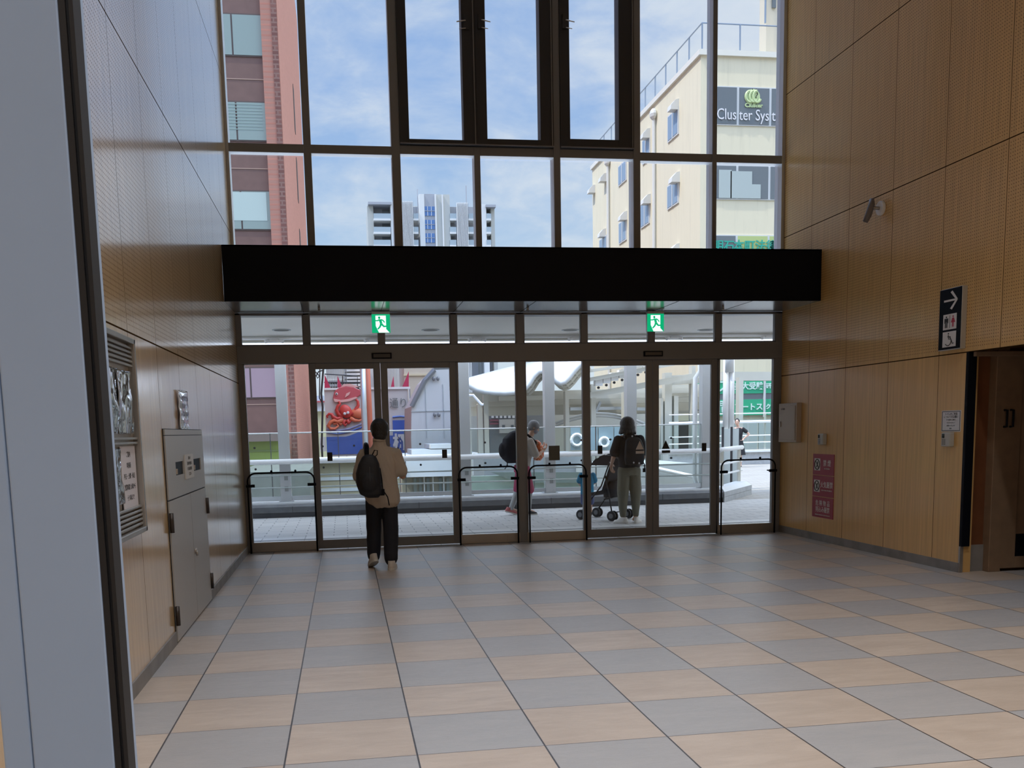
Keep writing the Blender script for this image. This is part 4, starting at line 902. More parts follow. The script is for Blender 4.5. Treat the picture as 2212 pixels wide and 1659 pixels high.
# white sloping hall wall
wh = ob('big pale concrete building with a sloping left roof edge, right of the signboard', 'concrete_hall', 'building', 44, x=5)
pp = [at(u, v, 44.) for u, v in ((992, 797), (938, 799), (917, 822), (889, 878), (888, 945))]
MB().prism([tuple(p) for p in pp] + [(pp[-1].x, 44, -6), (pp[0].x, 44, -6)], (0, 5, 0)).build('wall', whw, wh)
MB().tube([pp[1] + Vector((0, -.1, .0)), pp[2] + Vector((0, -.1, 0)), pp[3] + Vector((0, -.1, 0))], .12, 6).build('roof_edge', 'alu', wh)
for u in (917, 955): 
    p = at(u, 800, 43.98); q = at(u, 945, 43.98); MB().box(p.x, p.x + .03, 43.97, 44.02, q.z, at(u, 830, 44).z).build('panel_joint', 'alu_light', wh)
p, q = at(888, 890, 43.97), at(985, 890, 43.97); MB().box(p.x, q.x, 43.97, 44.02, p.z, p.z + .04).build('panel_joint', 'alu_light', wh)
for u, v in ((937, 818), (946, 818), (939, 896), (948, 896)):
    p = at(u, v, 43.9); MB().ell(p, (.08, .08, .1), 8, 5).build('vent', 'alu', wh)
bk = ob('beige upper storey behind the concrete hall roof edge', 'beige_building', 'building', 58, x=6)
slabg(872, 975, 780, 58, 5, 'wall', stucco('beige_wall', (.66, .60, .50), .2), bk); slab(937, 972, 794, 799, 57.9, .1, 'window_strip', wg2, bk); slab(872, 938, 808, 811, 57.9, .1, 'ledge', cream, bk)
# grey louvred block and scaffold behind the painted board
lb = ob('grey louvred apartment block behind the painted fish signboard', 'louvred_building', 'building', 66, x=2)
slabg(703, 866, 770, 66, 10, 'wall', pmat('louvre_grey', (.52, .52, .52), .7), lb)
for i in range(7): slab(742 if i < 4 else 705, 790, 790 + i * 8, 794 + i * 8, 65.6, .4, 'balcony_slab', 'white', lb)
for i in range(9): slab(706 + i * 5.2, 708 + i * 5.2, 772, 840, 65.4, .2, 'fin', 'alu_light', lb)
for u in (842, 849, 856, 862): slab(u, u + 2, 772, 840, 65.4, .2, 'fin', 'alu_light', lb)
sc = ob('dark cable-hung lattice pole left of the painted fish signboard', 'lattice_pole', 'pole', 47, x=-.6)
ps = [at(u, v, 47.) for u, v in ((700, 780), (697, 815), (694, 850), (697, 880), (695, 960))]
MB().tube(ps + [Vector((ps[-1].x, 47, -6))], .05, 6).build('pole', 'alu_dark', sc); MB().tube([at(691, 790, 47.), at(690, 860, 47.), at(698, 875, 47.)], .03, 5).build('cable', 'alu_dark', sc)
MB().tube([at(676, 798, 47), at(684, 806, 47), at(690, 812, 47), at(686, 817, 47), at(683, 812, 47), at(688, 803, 47), at(697, 800, 47)], .03, 5).build('cable_loop', 'alu_dark', sc)
rr = ob('small yellow and red roofs far off, left of the signboard', 'distant_roofs', 'building', 90, x=-1)
slabg(672, 702, 888, 90, 6, 'yellow_wall', pmat('yellow_wall', (.62, .56, .33), .7), rr); slab(672, 702, 868, 888, 89.5, 6, 'white_wall', 'white', rr); slab(676, 704, 866, 869, 89, 7, 'red_roof', pmat('red_roof', (.45, .10, .10), .6), rr); slab(672, 700, 855, 866, 95, 3, 'blue_wall', pmat('blue_wall', (.40, .52, .60), .7), rr)
# signboard over the street: sea bream, octopus, calligraphy
SY = 50.
sb = ob('tall white and blue street signboard with a red fish and an octopus', 'street_signboard', 'sign', SY, at(790, 985, SY).z, 1.2)
whb = pmat('board_white', (.60, .57, .55), .5); blb = pmat('board_blue', (.05, .12, .48), .35, coat=.6)
slab(700, 885, 840, 981, SY, .35, 'board', whb, sb)
for u in (712, 772, 868): slabg(u, u + 6, 985, SY + .4, .3, 'support_leg', 'alu', sb)
slab(705, 882, 944, 978, SY - .03, .03, 'blue_field', blb, sb)
pr = [at(u, v, SY - .04) for u, v in ((705, 946), (730, 947), (755, 941), (783, 930), (783, 946), (705, 952))]
MB().prism(pr, (0, .02, 0)).build('wave_top', blb, sb)
for off, m in ((0, blb), (-7, pmat('board_lilac', (.34, .38, .62), .4))):
    MB().tube([at(u, v + off, SY - .06) for u, v in ((706, 934), (730, 937), (755, 933), (783, 922))], .045, 5).build('wave_line', m, sb)
slab(848, 882, 908, 945, SY - .04, .04, 'blue_field', blb, sb); MB().tube([at(u, v, SY - .06) for u, v in ((848, 901), (865, 899), (882, 901))], .05, 5).build('wave_line', blb, sb)
slab(884, 887, 838, 981, SY - .12, .12, 'board_edge', 'white', sb); slab(700, 886, 838, 840, SY - .1, .1, 'board_edge', 'white', sb)
slab(690, 704, 944, 975, SY - .2, 1, 'lamp_box', 'white', sb); slab(886, 899, 950, 972, SY - .2, 1, 'lamp_box', 'white', sb)
p = at(861, 872, SY - .1); text('通り', .56, (p.x, SY - .08, p.z), FRONT, pmat('brush_grey', (.16, .17, .17), .6), 'lettering', sb, .01, .85)
p = at(866, 957, SY - .1); text('棚', .86, (p.x, SY - .10, p.z), FRONT, 'pict', 'lettering', sb, .01, .95, .03)
red1 = pmat('fish_red', (.56, .10, .12), .45); red2 = pmat('fish_pink', (.78, .45, .42), .5); red3 = pmat('octopus_red', (.60, .06, .05), .4); org = pmat('octopus_orange', (.75, .20, .10), .4)
def sp(u, v, d=.0): return at(u, v, SY - .12 - d)
fish = [(721, 851), (724, 843), (733, 837), (748, 834), (764, 836), (779, 843), (784, 839), (789, 836), (787, 846), (788, 855), (783, 851), (770, 859), (752, 866), (735, 868), (722, 867), (719, 860)]
MB().prism([sp(u, v) for u, v in fish], (0, .12, 0)).build('fish_body', red1, sb, bevel=.04)
MB().prism([sp(u, v, .03) for u, v in ((720, 861), (723, 868), (738, 869), (755, 867), (773, 859), (768, 857), (752, 862), (736, 864))], (0, .03, 0)).build('fish_belly', red2, sb)
MB().prism([sp(u, v, -.02) for u, v in ((735, 837), (742, 830), (756, 829), (772, 834), (779, 842), (764, 836), (748, 834))], (0, .05, 0)).build('fin', red2, sb)
MB().prism([sp(u, v, .06) for u, v in ((748, 850), (757, 846), (754, 853), (745, 859))], (0, .03, 0)).build('fin', red2, sb)
e_ = sp(727, 851, .05); MB().ell(e_, (.07, .03, .07), 10, 6).build('fish_eye', 'pict', sb); MB().ell(e_ + Vector((0, -.03, 0)), (.035, .02, .035), 8, 5).build('pupil', 'ink', sb)
h = sp(747, 893, .1); MB().ell(h + Vector((0, .03, .1)), (.30, .16, .36), 18, 10, Matrix.Rotation(-.5, 3, 'Y')).build('octopus_head', red3, sb, smooth=True)
MB().ell(sp(775, 893, .02), (.42, .14, .26), 14, 8, Matrix.Rotation(.15, 3, 'Y')).build('octopus_body', org, sb, smooth=True)
for du in (-3.5, 3.5): MB().ell(sp(748 + du, 892.5 - du * .3, .30), (.075, .04, .075), 10, 6).build('octopus_eye', 'pict', sb)
for arm, m in (([(741, 900), (732, 895), (727, 886), (730, 877), (735, 872), (733, 868), (730, 869)], red3), ([(757, 896), (764, 892), (769, 884), (774, 876), (773, 867), (770, 863), (768, 866)], red3), ([(740, 902), (728, 905), (719, 900), (717, 895), (711, 894), (706, 899), (708, 903)], red3),
               ([(742, 905), (730, 911), (722, 908), (714, 912), (709, 920), (714, 926), (724, 926), (731, 920), (728, 915), (720, 916)], org), ([(745, 906), (742, 914), (746, 920), (750, 913)], red3), ([(750, 906), (754, 914), (758, 908), (764, 905)], red3), ([(738, 905), (732, 912), (736, 918), (741, 912)], org), ([(756, 903), (766, 908), (776, 909), (783, 905)], org)):
    n = len(arm); MB().tube([sp(u, v, .02) for u, v in arm], [.125 - .085 * i / (n - 1) for i in range(n)], 8).build('octopus_arm', m, sb, smooth=True)
rp = ob('red fabric pennants rising behind the top of the painted signboard', 'red_pennants', 'flag', SY + 1, at(790, 842, SY).z, 1.2)
rd = pmat('pennant_red', (.50, .03, .09), .6)
for tri in (((701, 840), (701, 808), (714, 838)), ((729, 838), (729, 811), (740, 838)), ((868, 838), (883, 802), (883, 838)), ((844, 838), (850, 812), (852, 838))):
    MB().prism([at(u, v, SY + .8) for u, v in tri], (0, .05, 0)).build('pennant', rd, rp)
for u in (703, 742, 884): slabg(u, u + 2, 838, SY + .95, .15, 'support_pole', 'alu', rp)
MB().tube([at(701, 808, SY + 1), at(772, 812, SY + 1), at(772, 838, SY + 1)], .03, 5).tube([at(700, 826, SY + 1), at(790, 826, SY + 1)], .03, 5).tube([at(740, 812, SY + 1), at(740, 838, SY + 1)], .03, 5).build('scaffold_bar', 'alu_dark', rp)
po = ob('slim silver street pole in front of the painted signboard', 'street_pole', 'pole', 40, x=1.1)
MB().tube([at(783, 775, 40.), at(786, 880, 40.), Vector((at(786, 880, 40.).x + .05, 40, -6))], .12, 10).build('pole', 'alu_light', po, smooth=True)
po = ob('orange-red street pole between the leaves of the left doors', 'street_pole', 'pole', 42, x=1.4)
MB().tube([at(792, 775, 42.), at(797, 880, 42.), Vector((at(799, 880, 42.).x, 42, -6))], .13, 10).build('pole', pmat('pole_red', (.50, .13, .07), .5), po, smooth=True); slab(786, 788, 780, 955, 41.8, .05, 'edge_strip', 'white', po)
# low street buildings under the signboard level
lw = ob('low beige wall across the street below the signboard', 'beige_wall', 'wall', 36, x=0)
slabg(676, 862, 994, 36, 1, 'wall', stucco('beige_low', (.42, .36, .23), .35), lw); slab(676, 862, 990, 995, 35.7, 1.4, 'coping', 'white', lw)
for v in (1032, 1056): slab(676, 862, v, v + 1.5, 35.97, .05, 'joint', 'winframe', lw)
sp_ = ob('row of street shops under a long white parapet, seen below the left doors rail', 'street_shops', 'building', 38, x=3.5)
slabg(868, 1052, 1024, 38, 4, 'shop_wall', stucco('shop_cream', (.42, .40, .32), .3), sp_); slab(866, 1052, 985, 1026, 37.2, 5, 'parapet', 'white', sp_)
for u in (893, 905, 921, 948, 964): slab(u, u + 8, 1033, 1078, 37.9, .1, 'shop_window', pmat('shop_window', (.28, .33, .32), .2), sp_)
for u in (915, 934, 957): slab(u, u + 4, 1028, 1082, 37.7, .2, 'shop_pillar', 'white', sp_)
for v, a, b in ((972, 890, 1000), (960, 930, 985)): slab(a, b, v, v + (14 if a == 890 else 8), 38.5, 3, 'roof_step', pmat('roof_pale', (.60, .61, .60), .6), sp_)
# escalator balustrades beyond the kerb
es = ob('pale green glazed escalator side walls beyond the white railing, below deck level', 'escalator', 'escalator', 21, x=4)
gl_ = pmat('escalator_green', (.24, .32, .28), .25, var=.12, vs=2); gd = pmat('escalator_grey', (.24, .255, .26), .5)
a, b = at(990, 1030, 22), at(1262, 1022, 22); MB().box(a.x, b.x, 22, 22.2, -3, a.z).build('green_side', gl_, es)
a, b = at(1045, 992, 24), at(1262, 985, 24); MB().box(a.x, b.x, 24, 26, -3, a.z + .1).build('grey_side', gd, es)
MB().prism([(at(1060, 1020, 21.9).x, 21.9, at(1060, 1020, 21.9).z), (at(1120, 1043, 21.9).x, 21.9, at(1120, 1043, 21.9).z), (at(1262, 1043, 21.9).x, 21.9, at(1262, 1043, 21.9).z), (at(1262, 1020, 21.9).x, 21.9, at(1262, 1020, 21.9).z)], (0, .05, 0)).build('landing_side', pmat('escalator_dark', (.14, .18, .165), .4), es)
a, b = at(1265, 1010, 23), at(1520, 1006, 23); MB().box(a.x, b.x, 23, 27, -3, a.z).build('stair_wall', pmat('stair_white', (.40, .41, .39), .6, var=.06, vs=1), es)
MB().tube([at(1400, 1008, 22.8), at(1500, 1030, 22.8)], .05, 8).build('stair_rail', 'whiterail', es)
# asphalt roof strip seen under the rail at the left
st = ob('grey flat roof of a low annexe below the leftmost pane', 'low_roof', 'building', 26, x=-3)
slabg(505, 668, 1019, 28, 8, 'roof_wall', pmat('grey_roof', (.15, .16, .135), .8, var=.15, vs=2), st)

# ---- white membrane wave roof and its cream steel frame
wv = thing('membrane_roof', 'white wave-shaped membrane roof of the station concourse in the centre panes', 'roof', (7, 34, 3))
fr = [(1004, 822), (1016, 833), (1030, 840), (1048, 844), (1066, 846), (1090, 847), (1115, 845), (1133, 838), (1144, 826), (1153, 811), (1163, 801), (1175, 799), (1184, 803), (1192, 813), (1201, 822), (1210, 826), (1220, 823), (1230, 813), (1240, 800), (1252, 787), (1266, 780)]
bk_ = [(1010, 822), (1022, 819), (1037, 815), (1055, 810), (1075, 805), (1098, 799), (1118, 795), (1133, 792), (1144, 789), (1155, 786), (1165, 783), (1176, 781), (1186, 780), (1194, 780), (1203, 781), (1212, 782), (1222, 781), (1232, 779), (1243, 776), (1255, 772), (1268, 768)]
gv = []; n_ = len(fr)
for j in range(7):
    t = j / 6; yy = 34 + 8 * t
    for (a, b) in zip(fr, bk_):
        bul = math.sin(PI * t) * 1.5
        p = at(a[0] + (b[0] - a[0]) * t, a[1] + (b[1] - a[1]) * t + bul, yy); gv.append(tuple(p))
mw_ = MB().add(gv, [(j * n_ + i, j * n_ + i + 1, (j + 1) * n_ + i + 1, (j + 1) * n_ + i) for j in range(6) for i in range(n_ - 1)])
o = mw_.build('membrane', pmat('membrane_white', (.90, .90, .90), .5), wv, smooth=True); md = o.modifiers.new('s', 'SOLIDIFY'); md.thickness = .12
MB().tube([at(u, v + 2, 33.9) for u, v in fr], .10, 8).build('edge_tube', pmat('edge_grey', (.60, .61, .60), .5), wv, smooth=True)
MB().tube([at(u + 5, v + 9, 34.6) for u, v in fr[7:]], .07, 6).tube([at(u + 9, v + 15, 35.) for u, v in fr[7:]], .06, 6).build('rib_tube', 'steelw', wv, smooth=True)
for i in range(8, n_, 1):
    u, v = fr[i]; MB().tube([at(u, v + 3, 34.), at(u + 9, v + 15, 35.)], .03, 5).build('rib_web', 'steelw', wv)
ar_ = thing('steel_arcade', 'cream steel columns and beams of the concourse under the wave roof', 'frame', (9, 36, 0))
def beam(u0, v0, u1, v1, y, h, nm='beam', mat='steelw', d=.3):
    y = y + .0037 * (u0 % 17) + .0023 * (v0 % 11); a, b = at(u0, v0, y), at(u1, v1, y); MB().prism([a, b, b - Vector((0, 0, h)), a - Vector((0, 0, h))], (0, d, 0)).build(nm, mat, ar_)
beam(1012, 848, 1530, 836, 37, .35); beam(1012, 862, 1530, 852, 37.6, .3); beam(1012, 874, 1530, 868, 38, .45); beam(1080, 856, 1535, 848, 36.5, .16)
beam(1262, 850, 1530, 800, 35.5, .22); beam(1262, 818, 1490, 775, 35, .14); beam(1262, 800, 1420, 776, 34.8, .1); beam(1440, 812, 1540, 806, 36, .35); beam(1440, 832, 1545, 828, 37, .4); beam(1560, 803, 1690, 803, 37, .35)
for u0, u1, vt in ((1013, 1018, 850), (1033, 1042, 872), (1046, 1056, 852), (1222, 1230, 845), (1278, 1288, 830), (1348, 1356, 795), (1437, 1452, 805), (1457, 1466, 855), (1428, 1433, 860), (1597, 1606, 815), (1495, 1503, 790)):
    a, b = at(u0, 900, 36), at(u1, 900, 36); MB().box(a.x, b.x, 36.03, 36.38, -6, at(u0, vt, 36).z).build('column', 'steelw', ar_)
for i in range(7):
    p = at(1290 + i * 17, 822 - i * 5.5, 35.4); MB().box(p.x - .12, p.x + .16, 35.2, 35.5, p.z - .2, p.z + .1).build('sign_lamp', 'white', ar_); MB().ell((p.x + .02, 35.3, p.z - .27), (.06, .06, .05), 8, 5).build('lamp', 'alu_dark', ar_)
beam(1232, 880, 1350, 878, 36.8, .12, 'tie', 'rail_' if 0 else 'alu_light'); beam(1376, 880, 1400, 880, 36.8, .12, 'tie', 'alu_light')
for v0, r in ((905, .05), (911, .04)):
    MB().tube([at(1200 + 190 * t, v0 - 12 * math.sin(PI * t) + 9 * abs(t - .5) ** 2 * 4, 36.6) for t in [q / 12 for q in range(13)]], r, 6).build('arched_tube', pmat('grey_steel', (.50, .50, .47), .5), ar_)
MB().tube([at(1297, 868, 36.7), at(1283, 900, 36.7)], .06, 6).tube([at(1362, 868, 36.7), at(1340, 905, 36.7)], .03, 6).build('brace', 'alu_light', ar_)
MB().tube([at(1010, 854, 33.5), at(1022, 854, 33.5), at(1040, 874, 33.5), at(1044, 874, 33.5)], .05, 6).build('brace', 'whiterail', ar_)
sta = ob('grey glazed station entrance front under the cream steel beams', 'station_front', 'building', 40, x=8)
slabg(1055, 1175, 883, 42.6, 6, 'wall', pmat('station_grey', (.24, .25, .25), .4), sta); slabg(1014, 1056, 880, 42.6, 3, 'side_wall', 'steelw', sta)
for u in range(1062, 1112, 9): slab(u, u + 5, 896, 903, 42.50, .1, 'ceiling_light', 'white', sta)
for v in (906, 913): slab(1058, 1077, v, v + 4, 42.45, .1, 'red_panel', pmat('dull_red', (.30, .12, .14), .5), sta)
slab(1079, 1112, 906, 935, 42.30, .2, 'ticket_machine', pmat('machine_white', (.62, .60, .55), .5), sta)
for u in (1085, 1104): slab(u, u + 6, 918, 927, 42.25, .1, 'screen', wg2, sta)
slabg(1176, 1520, 872, 43, 2, 'pale_wall', pmat('concourse_wall', (.48, .46, .38), .6), sta)
a, b = at(1466, 838, 40), at(1503, 838, 40); MB().box(a.x, b.x, 40, 41, -6, a.z).build('tan_wall', pmat('tan_panel', (.46, .41, .27), .6), sta)
bi = ob('blue mural panels behind the railing glass, left of the woman in black', 'mural_panel', 'sign', 34, x=9)
for i, (a, b) in enumerate(((1233, 1254), (1274, 1291), (1293, 1325), (1327, 1345))): slab(a, b, 922, 972, 34, .1, 'panel', pmat('mural_blue', (.26, .35, .38), .5, var=.18, vs=1.5), bi)
for u, v, r in ((1246, 950, .2), (1305, 955, .16)): 
    p = at(u, v, 33.9); MB().tube([(p.x + r * math.cos(t), 33.9, p.z + r * math.sin(t)) for t in [2 * PI * q / 14 for q in range(15)]], .06, 5).build('white_ring', 'whiterail', bi)
# far deck edge with its railing
fk = thing('stone_kerb', 'pale low kerb of the far deck edge behind the woman in the black dress', 'kerb', (14, 33, 0))
a = at(1592, 1003, 33); b = at(1690, 1020, 30.5)
MB().box(11.5, 30, 33.2, 33.8, 0, .45).build('kerb_face', 'granite2', fk); MB().box(11.5, 30, 33.1, 33.9, .45, .52).build('kerb_top', pmat('kerb_cap2', (.72, .74, .74), .5), fk)
fr_ = seg_rail('white railing with glass panels on the far kerb behind the woman in the black dress', [(11.6, 33.4, 0), (14.6, 33.4, 0), (18, 33.4, 0), (24, 33.4, 0)], [1.55, 1.05, .8, 1.85], [.05, .02, .02, .02], [(12.7, 33.5), (15.3, 33.5), (17.9, 33.5), (20.5, 33.5)], zb0=.53, zg=(.6, 1.8))
pl_ = ob('pale wall panels beneath the green lettered windows', 'panel_wall', 'wall', 40, -6, 16)
for i in range(6):
    x0 = 12.2 + i * 1.45; MB().box(x0, x0 + 1.38, 40, 40.1, -6, 1.65).build('panel', pmat('panel_pale', (.42, .47, .43), .4), pl_)

# ================================================================== PEOPLE (local frame: facing +y, x to the right)
M['skin'] = pmat('skin', (.50, .30, .21), .5, var=.05, vs=9); M['hair_black'] = pmat('hair_black', (.012, .010, .010), .45, bump=.5, bs=90)
M['hair_grey'] = pmat('hair_grey', (.16, .16, .165), .5, bump=.5, bs=90)
def V(*a): return Vector(a)
def hand(mb, w, d, up, side, curl=.5, s=1.):
    d = V(*d).normalized(); up = V(*up); up = (up - d * up.dot(d)).normalized(); lat = d.cross(up).normalized() * side    # lat points to the thumb side
    w = V(*w); c = w + d * .045 * s
    R = Matrix((lat, d, up)).transposed()
    mb.cap(w - d * .01, .024 * s, w + d * .03 * s, .026 * s); mb.ell(c + d * .005, (.040 * s, .050 * s, .017 * s), 14, 9, R)
    for i, ln in enumerate((.078, .086, .080, .062)):
        p = w + d * (.088 - .004 * abs(i - 1)) * s + lat * (.028 - .019 * i) * s; dd = d.copy(); pts = [p - d * .02 * s, p]
        for k_, f in enumerate((.45, .32, .23)):
            ang = curl * (.55 + .35 * k_); dd = (dd * math.cos(ang) - up * math.sin(ang)).normalized(); p = p + dd * ln * f * s; pts.append(p)
            up_ = up
        mb.chain(pts, [.0098 * s, .0095 * s, .009 * s, .0084 * s, .0078 * s])
    p = w + d * .028 * s + lat * .030 * s; q = p + (lat * .75 + d * .65 - up * .25).normalized() * .034 * s; r_ = q + (lat * .15 + d * .9 - up * .4 * curl).normalized() * .03 * s
    mb.chain([p - lat * .012 * s, p, q, r_], [.014 * s, .013 * s, .0105 * s, .009 * s])
def build_head(root, hc, r, look, hair, mb):          # look: unit vector of the face, hc: head centre, r: scale (1 = adult)
    f = V(*look).normalized(); zr = V(0, 0, 1); sd = f.cross(zr).normalized(); upv = sd.cross(f).normalized(); R = Matrix((sd, f, upv)).transposed(); hc = V(*hc)
    mb.ell(hc + upv * .012 * r, (.074 * r, .092 * r, .098 * r), 20, 12, R)
    mb.ell(hc + f * .022 * r - upv * .055 * r, (.056 * r, .062 * r, .058 * r), 16, 10, R)
    mb.cap(hc + f * .084 * r + upv * .008 * r, .009 * r, hc + f * .100 * r - upv * .020 * r, .012 * r)
    mb.ell(hc + f * .082 * r - upv * .052 * r, (.022 * r, .010 * r, .010 * r), 10, 6, R)
    for s_ in (-1, 1): mb.ell(hc + sd * .076 * r * s_ - upv * .008 * r - f * .008 * r, (.011 * r, .020 * r, .030 * r), 10, 8, R)
    for s_ in (-1, 1):
        e = hc + f * .086 * r + sd * .030 * r * s_ + upv * .008 * r
        MB().ell(e, (.013 * r, .007 * r, .007 * r), 10, 6, R).build('eye', pmat('eye_white', (.6, .58, .55), .3), root, smooth=True)
        MB().ell(e + f * .004 * r, (.006 * r, .005 * r, .006 * r), 8, 6, R).build('iris', 'ink', root, smooth=True)
        MB().cap(e + upv * .018 * r - sd * .012 * r, .0035 * r, e + upv * .019 * r + sd * .012 * r, .0035 * r, 8, 3).build('eyebrow', hair, root)
    MB().ell(hc + f * .090 * r - upv * .050 * r, (.020 * r, .006 * r, .006 * r), 10, 6, R).build('mouth', pmat('lips', (.35, .13, .11), .45), root, smooth=True)
    return f, sd, upv, R, hc
def shoe(p, yaw, mat, parent, s=1., pitch=0., sole='shoe_sole'):
    m = MB(); m.loft([(0, .0, 0, .042, .125), (0, .0, .02, .046, .132), (0, -.005, .045, .043, .122), (0, -.035, .065, .038, .085), (0, -.055, .095, .036, .055)], 20, 2.3)
    R = Matrix.Rotation(yaw, 3, 'Z') @ Matrix.Rotation(pitch, 3, 'X')
    m.v = [tuple(V(*p) + R @ (V(*q) * s + V(0, .03 * s, 0))) for q in m.v]
    o = m.build('shoe', mat, parent, smooth=True)
    n = MB().loft([(0, .03, -.001, .047, .136), (0, .03, .022, .048, .137)], 20, 2.3); n.v = [tuple(V(*p) + R @ (V(*q) * s)) for q in n.v]
    n.build('sole', pmat(sole, (.62, .60, .56), .5), o); return o
def place(root, x, y, rz=0., z=0.): root.location = (x, y, z); root.rotation_euler = (0, 0, rz)
def base_body(J, r=1., legs=True):
    b = MB()
    b.chain([J['neck'], J['head']], [.052 * r, .050 * r])
    b.loft([(J['pel'][0], J['pel'][1], J['pel'][2] - .10 * r, .10 * r, .08 * r), (J['pel'][0], J['pel'][1], J['pel'][2], .150 * r, .105 * r), (J['waist'][0], J['waist'][1], J['waist'][2], .125 * r, .092 * r), (J['chest'][0], J['chest'][1], J['chest'][2], .155 * r, .105 * r),
            (J['chest'][0], J['chest'][1], (J['chest'][2] + J['neck'][2]) / 2 + .02, .14 * r, .085 * r), (J['neck'][0], J['neck'][1], J['neck'][2] - .02 * r, .062 * r, .058 * r)], 24)
    for s_ in 'LR':
        b.chain([J['neck'] * .35 + J['sh' + s_] * .65, J['sh' + s_], J['el' + s_]], [.040 * r, .044 * r, .036 * r]); b.chain([J['el' + s_], J['wr' + s_]], [.036 * r, .024 * r])
        b.chain([J['hip' + s_], J['kn' + s_]], [.082 * r, .052 * r]); b.chain([J['kn' + s_], J['an' + s_]], [.052 * r, .036 * r]); b.chain([J['an' + s_], J['an' + s_] + V(0, .10 * r, -.035 * r)], [.034 * r, .026 * r])
    return b

# ---- man in the beige shirt walking to the doors
pm = thing('person', 'person in a beige short-sleeved shirt and dark trousers walking towards the doors', 'person', (0, 0, 0))
J = dict(pel=V(0, 0, .80), waist=V(0, .0, .95), chest=V(0, .02, 1.14), neck=V(0, .03, 1.35), head=V(.01, .055, 1.46), shL=V(-.172, .02, 1.235), shR=V(.172, .02, 1.235), elL=V(-.235, .03, 1.00), elR=V(.240, .02, 1.00),
         wrL=V(-.12, .25, 1.05), wrR=V(.15, .25, 1.06), hipL=V(-.085, 0, .77), hipR=V(.085, 0, .77), knL=V(-.085, .10, .43), knR=V(.09, .0, .43), anL=V(-.10, .10, .13), anR=V(.075, -.05, .075))
b = base_body(J, .98); hand(b, J['wrL'], (.5, .8, .1), (0, -.2, -1), -1, .9); hand(b, J['wrR'], (-.5, .8, .1), (0, -.2, -1), 1, .9)
hd = build_head(pm, (.01, .065, 1.50), 1.06, (.0, .95, -.28), 'hair_black', b)
remesh(b, 'body', 'skin', pm, .0075, 2)
f, sd, upv, R, hc = hd
h = MB().ell(hc + upv * .016 - f * .012, (.101, .112, .108), 22, 14, R).ell(hc - f * .035 - upv * .045, (.090, .072, .075), 16, 10, R)
h.ell(hc - f * .045 - upv * .095, (.070, .052, .040), 14, 8, R)
remesh(h, 'hair', 'hair_black', pm, .008, 2)
shirt = pmat('beige_shirt', (.44, .375, .305), .75, bump=.55, bs=5)
t = MB().loft([(.04, -.005, .67, .125, .10), (.022, -.005, .72, .178, .130), (.010, -.005, .80, .188, .136), (.005, 0, .92, .176, .125), (0, .01, 1.05, .178, .124), (0, .02, 1.15, .182, .125), (0, .02, 1.215, .165, .105), (0, .022, 1.275, .128, .085), (0, .025, 1.33, .080, .072), (0, .027, 1.40, .062, .062)], 30, 2.2)
for s_ in 'LR':
    t.chain([V(0, .02, 1.265) * .55 + J['sh' + s_] * .45, J['sh' + s_], J['sh' + s_] * .25 + J['el' + s_] * .75 + V(0, 0, 0)], [.066, .068, .076])
t.cap(J['shL'] * .35 + J['elL'] * .65, .069, J['elL'] + V(0, .01, .012), .070)
so = remesh(t, 'shirt', shirt, pm, .010, 3)
# soft vertical folds in the cloth
for v in so.data.vertices:
    x, y, z = v.co; k_ = .011 * noise.noise((x * 14, y * 14, z * 3.2)) + .007 * noise.noise((x * 30 + z * 8, y * 20, z * 5)); v.co += v.normal * k_
MB().loft([(0, .024, 1.375, .069, .068), (0, .028, 1.415, .066, .066)], 24).build('collar', shirt, pm, smooth=True)
t = MB().loft([(0, 0, .69, .150, .110), (0, 0, .80, .158, .112), (0, 0, .88, .150, .108)], 24, 2.2)
t.chain([J['hipL'], V(-.090, .08, .42), V(-.10, .10, .16)], [.086, .084, .074]); t.chain([J['hipR'], V(.092, .0, .42), V(.080, -.045, .12)], [.086, .084, .076]); t.cap((-.10, .10, .17), .072, (-.102, .095, .13), .068); t.cap((.078, -.045, .16), .074, (.078, -.045, .10), .070)
to = remesh(t, 'trousers', pmat('navy_trousers', (.010, .012, .02), .8, bump=.4, bs=7), pm, .010, 3)
for v in to.data.vertices: x, y, z = v.co; v.co += v.normal * (.005 * noise.noise((x * 12, y * 12, z * 9)))
shm = pmat('cream_shoe', (.55, .50, .44), .6)
shoe((-.105, .03, .055), .25, shm, pm, 1., -.38); shoe((.085, -.085, 0.), -.22, shm, pm)
MB().box(.0, .07, .33, .34, 1.05, 1.19).build('phone', 'blackgloss', pm)
place(pm, .375, 10.42)
# black sling backpack
bp_ = thing('backpack', 'black backpack slung over the left shoulder of the person in the beige shirt', 'backpack', (0, 0, 0))
t = MB().loft([(-.095, -.215, .79, .06, .045), (-.115, -.215, .83, .115, .075), (-.13, -.21, .93, .135, .085), (-.135, -.205, 1.05, .13, .08), (-.125, -.20, 1.15, .11, .065), (-.12, -.195, 1.22, .075, .045), (-.12, -.19, 1.245, .04, .03)], 26, 2.4)
t.ell((-.135, -.28, .95), (.09, .04, .10), 16, 10)
remesh(t, 'bag_body', pmat('bag_black', (.010, .012, .018), .6, bump=.3, bs=10), bp_, .009, 3)
MB().tube([(-.14, -.17, 1.20), (-.142, -.125, 1.27), (-.14, -.07, 1.325), (-.142, .02, 1.345), (-.15, .10, 1.30), (-.16, .15, 1.18)], [.022, .026, .028, .028, .026, .02], 8).build('shoulder_strap', 'bag_' if 0 else 'black', bp_, smooth=True)
MB().tube([(-.09, -.20, 1.23), (-.06, -.22, 1.29), (-.03, -.21, 1.285), (-.035, -.21, 1.24), (-.06, -.20, 1.22)], .006, 6).build('grab_loop', 'black', bp_, smooth=True)
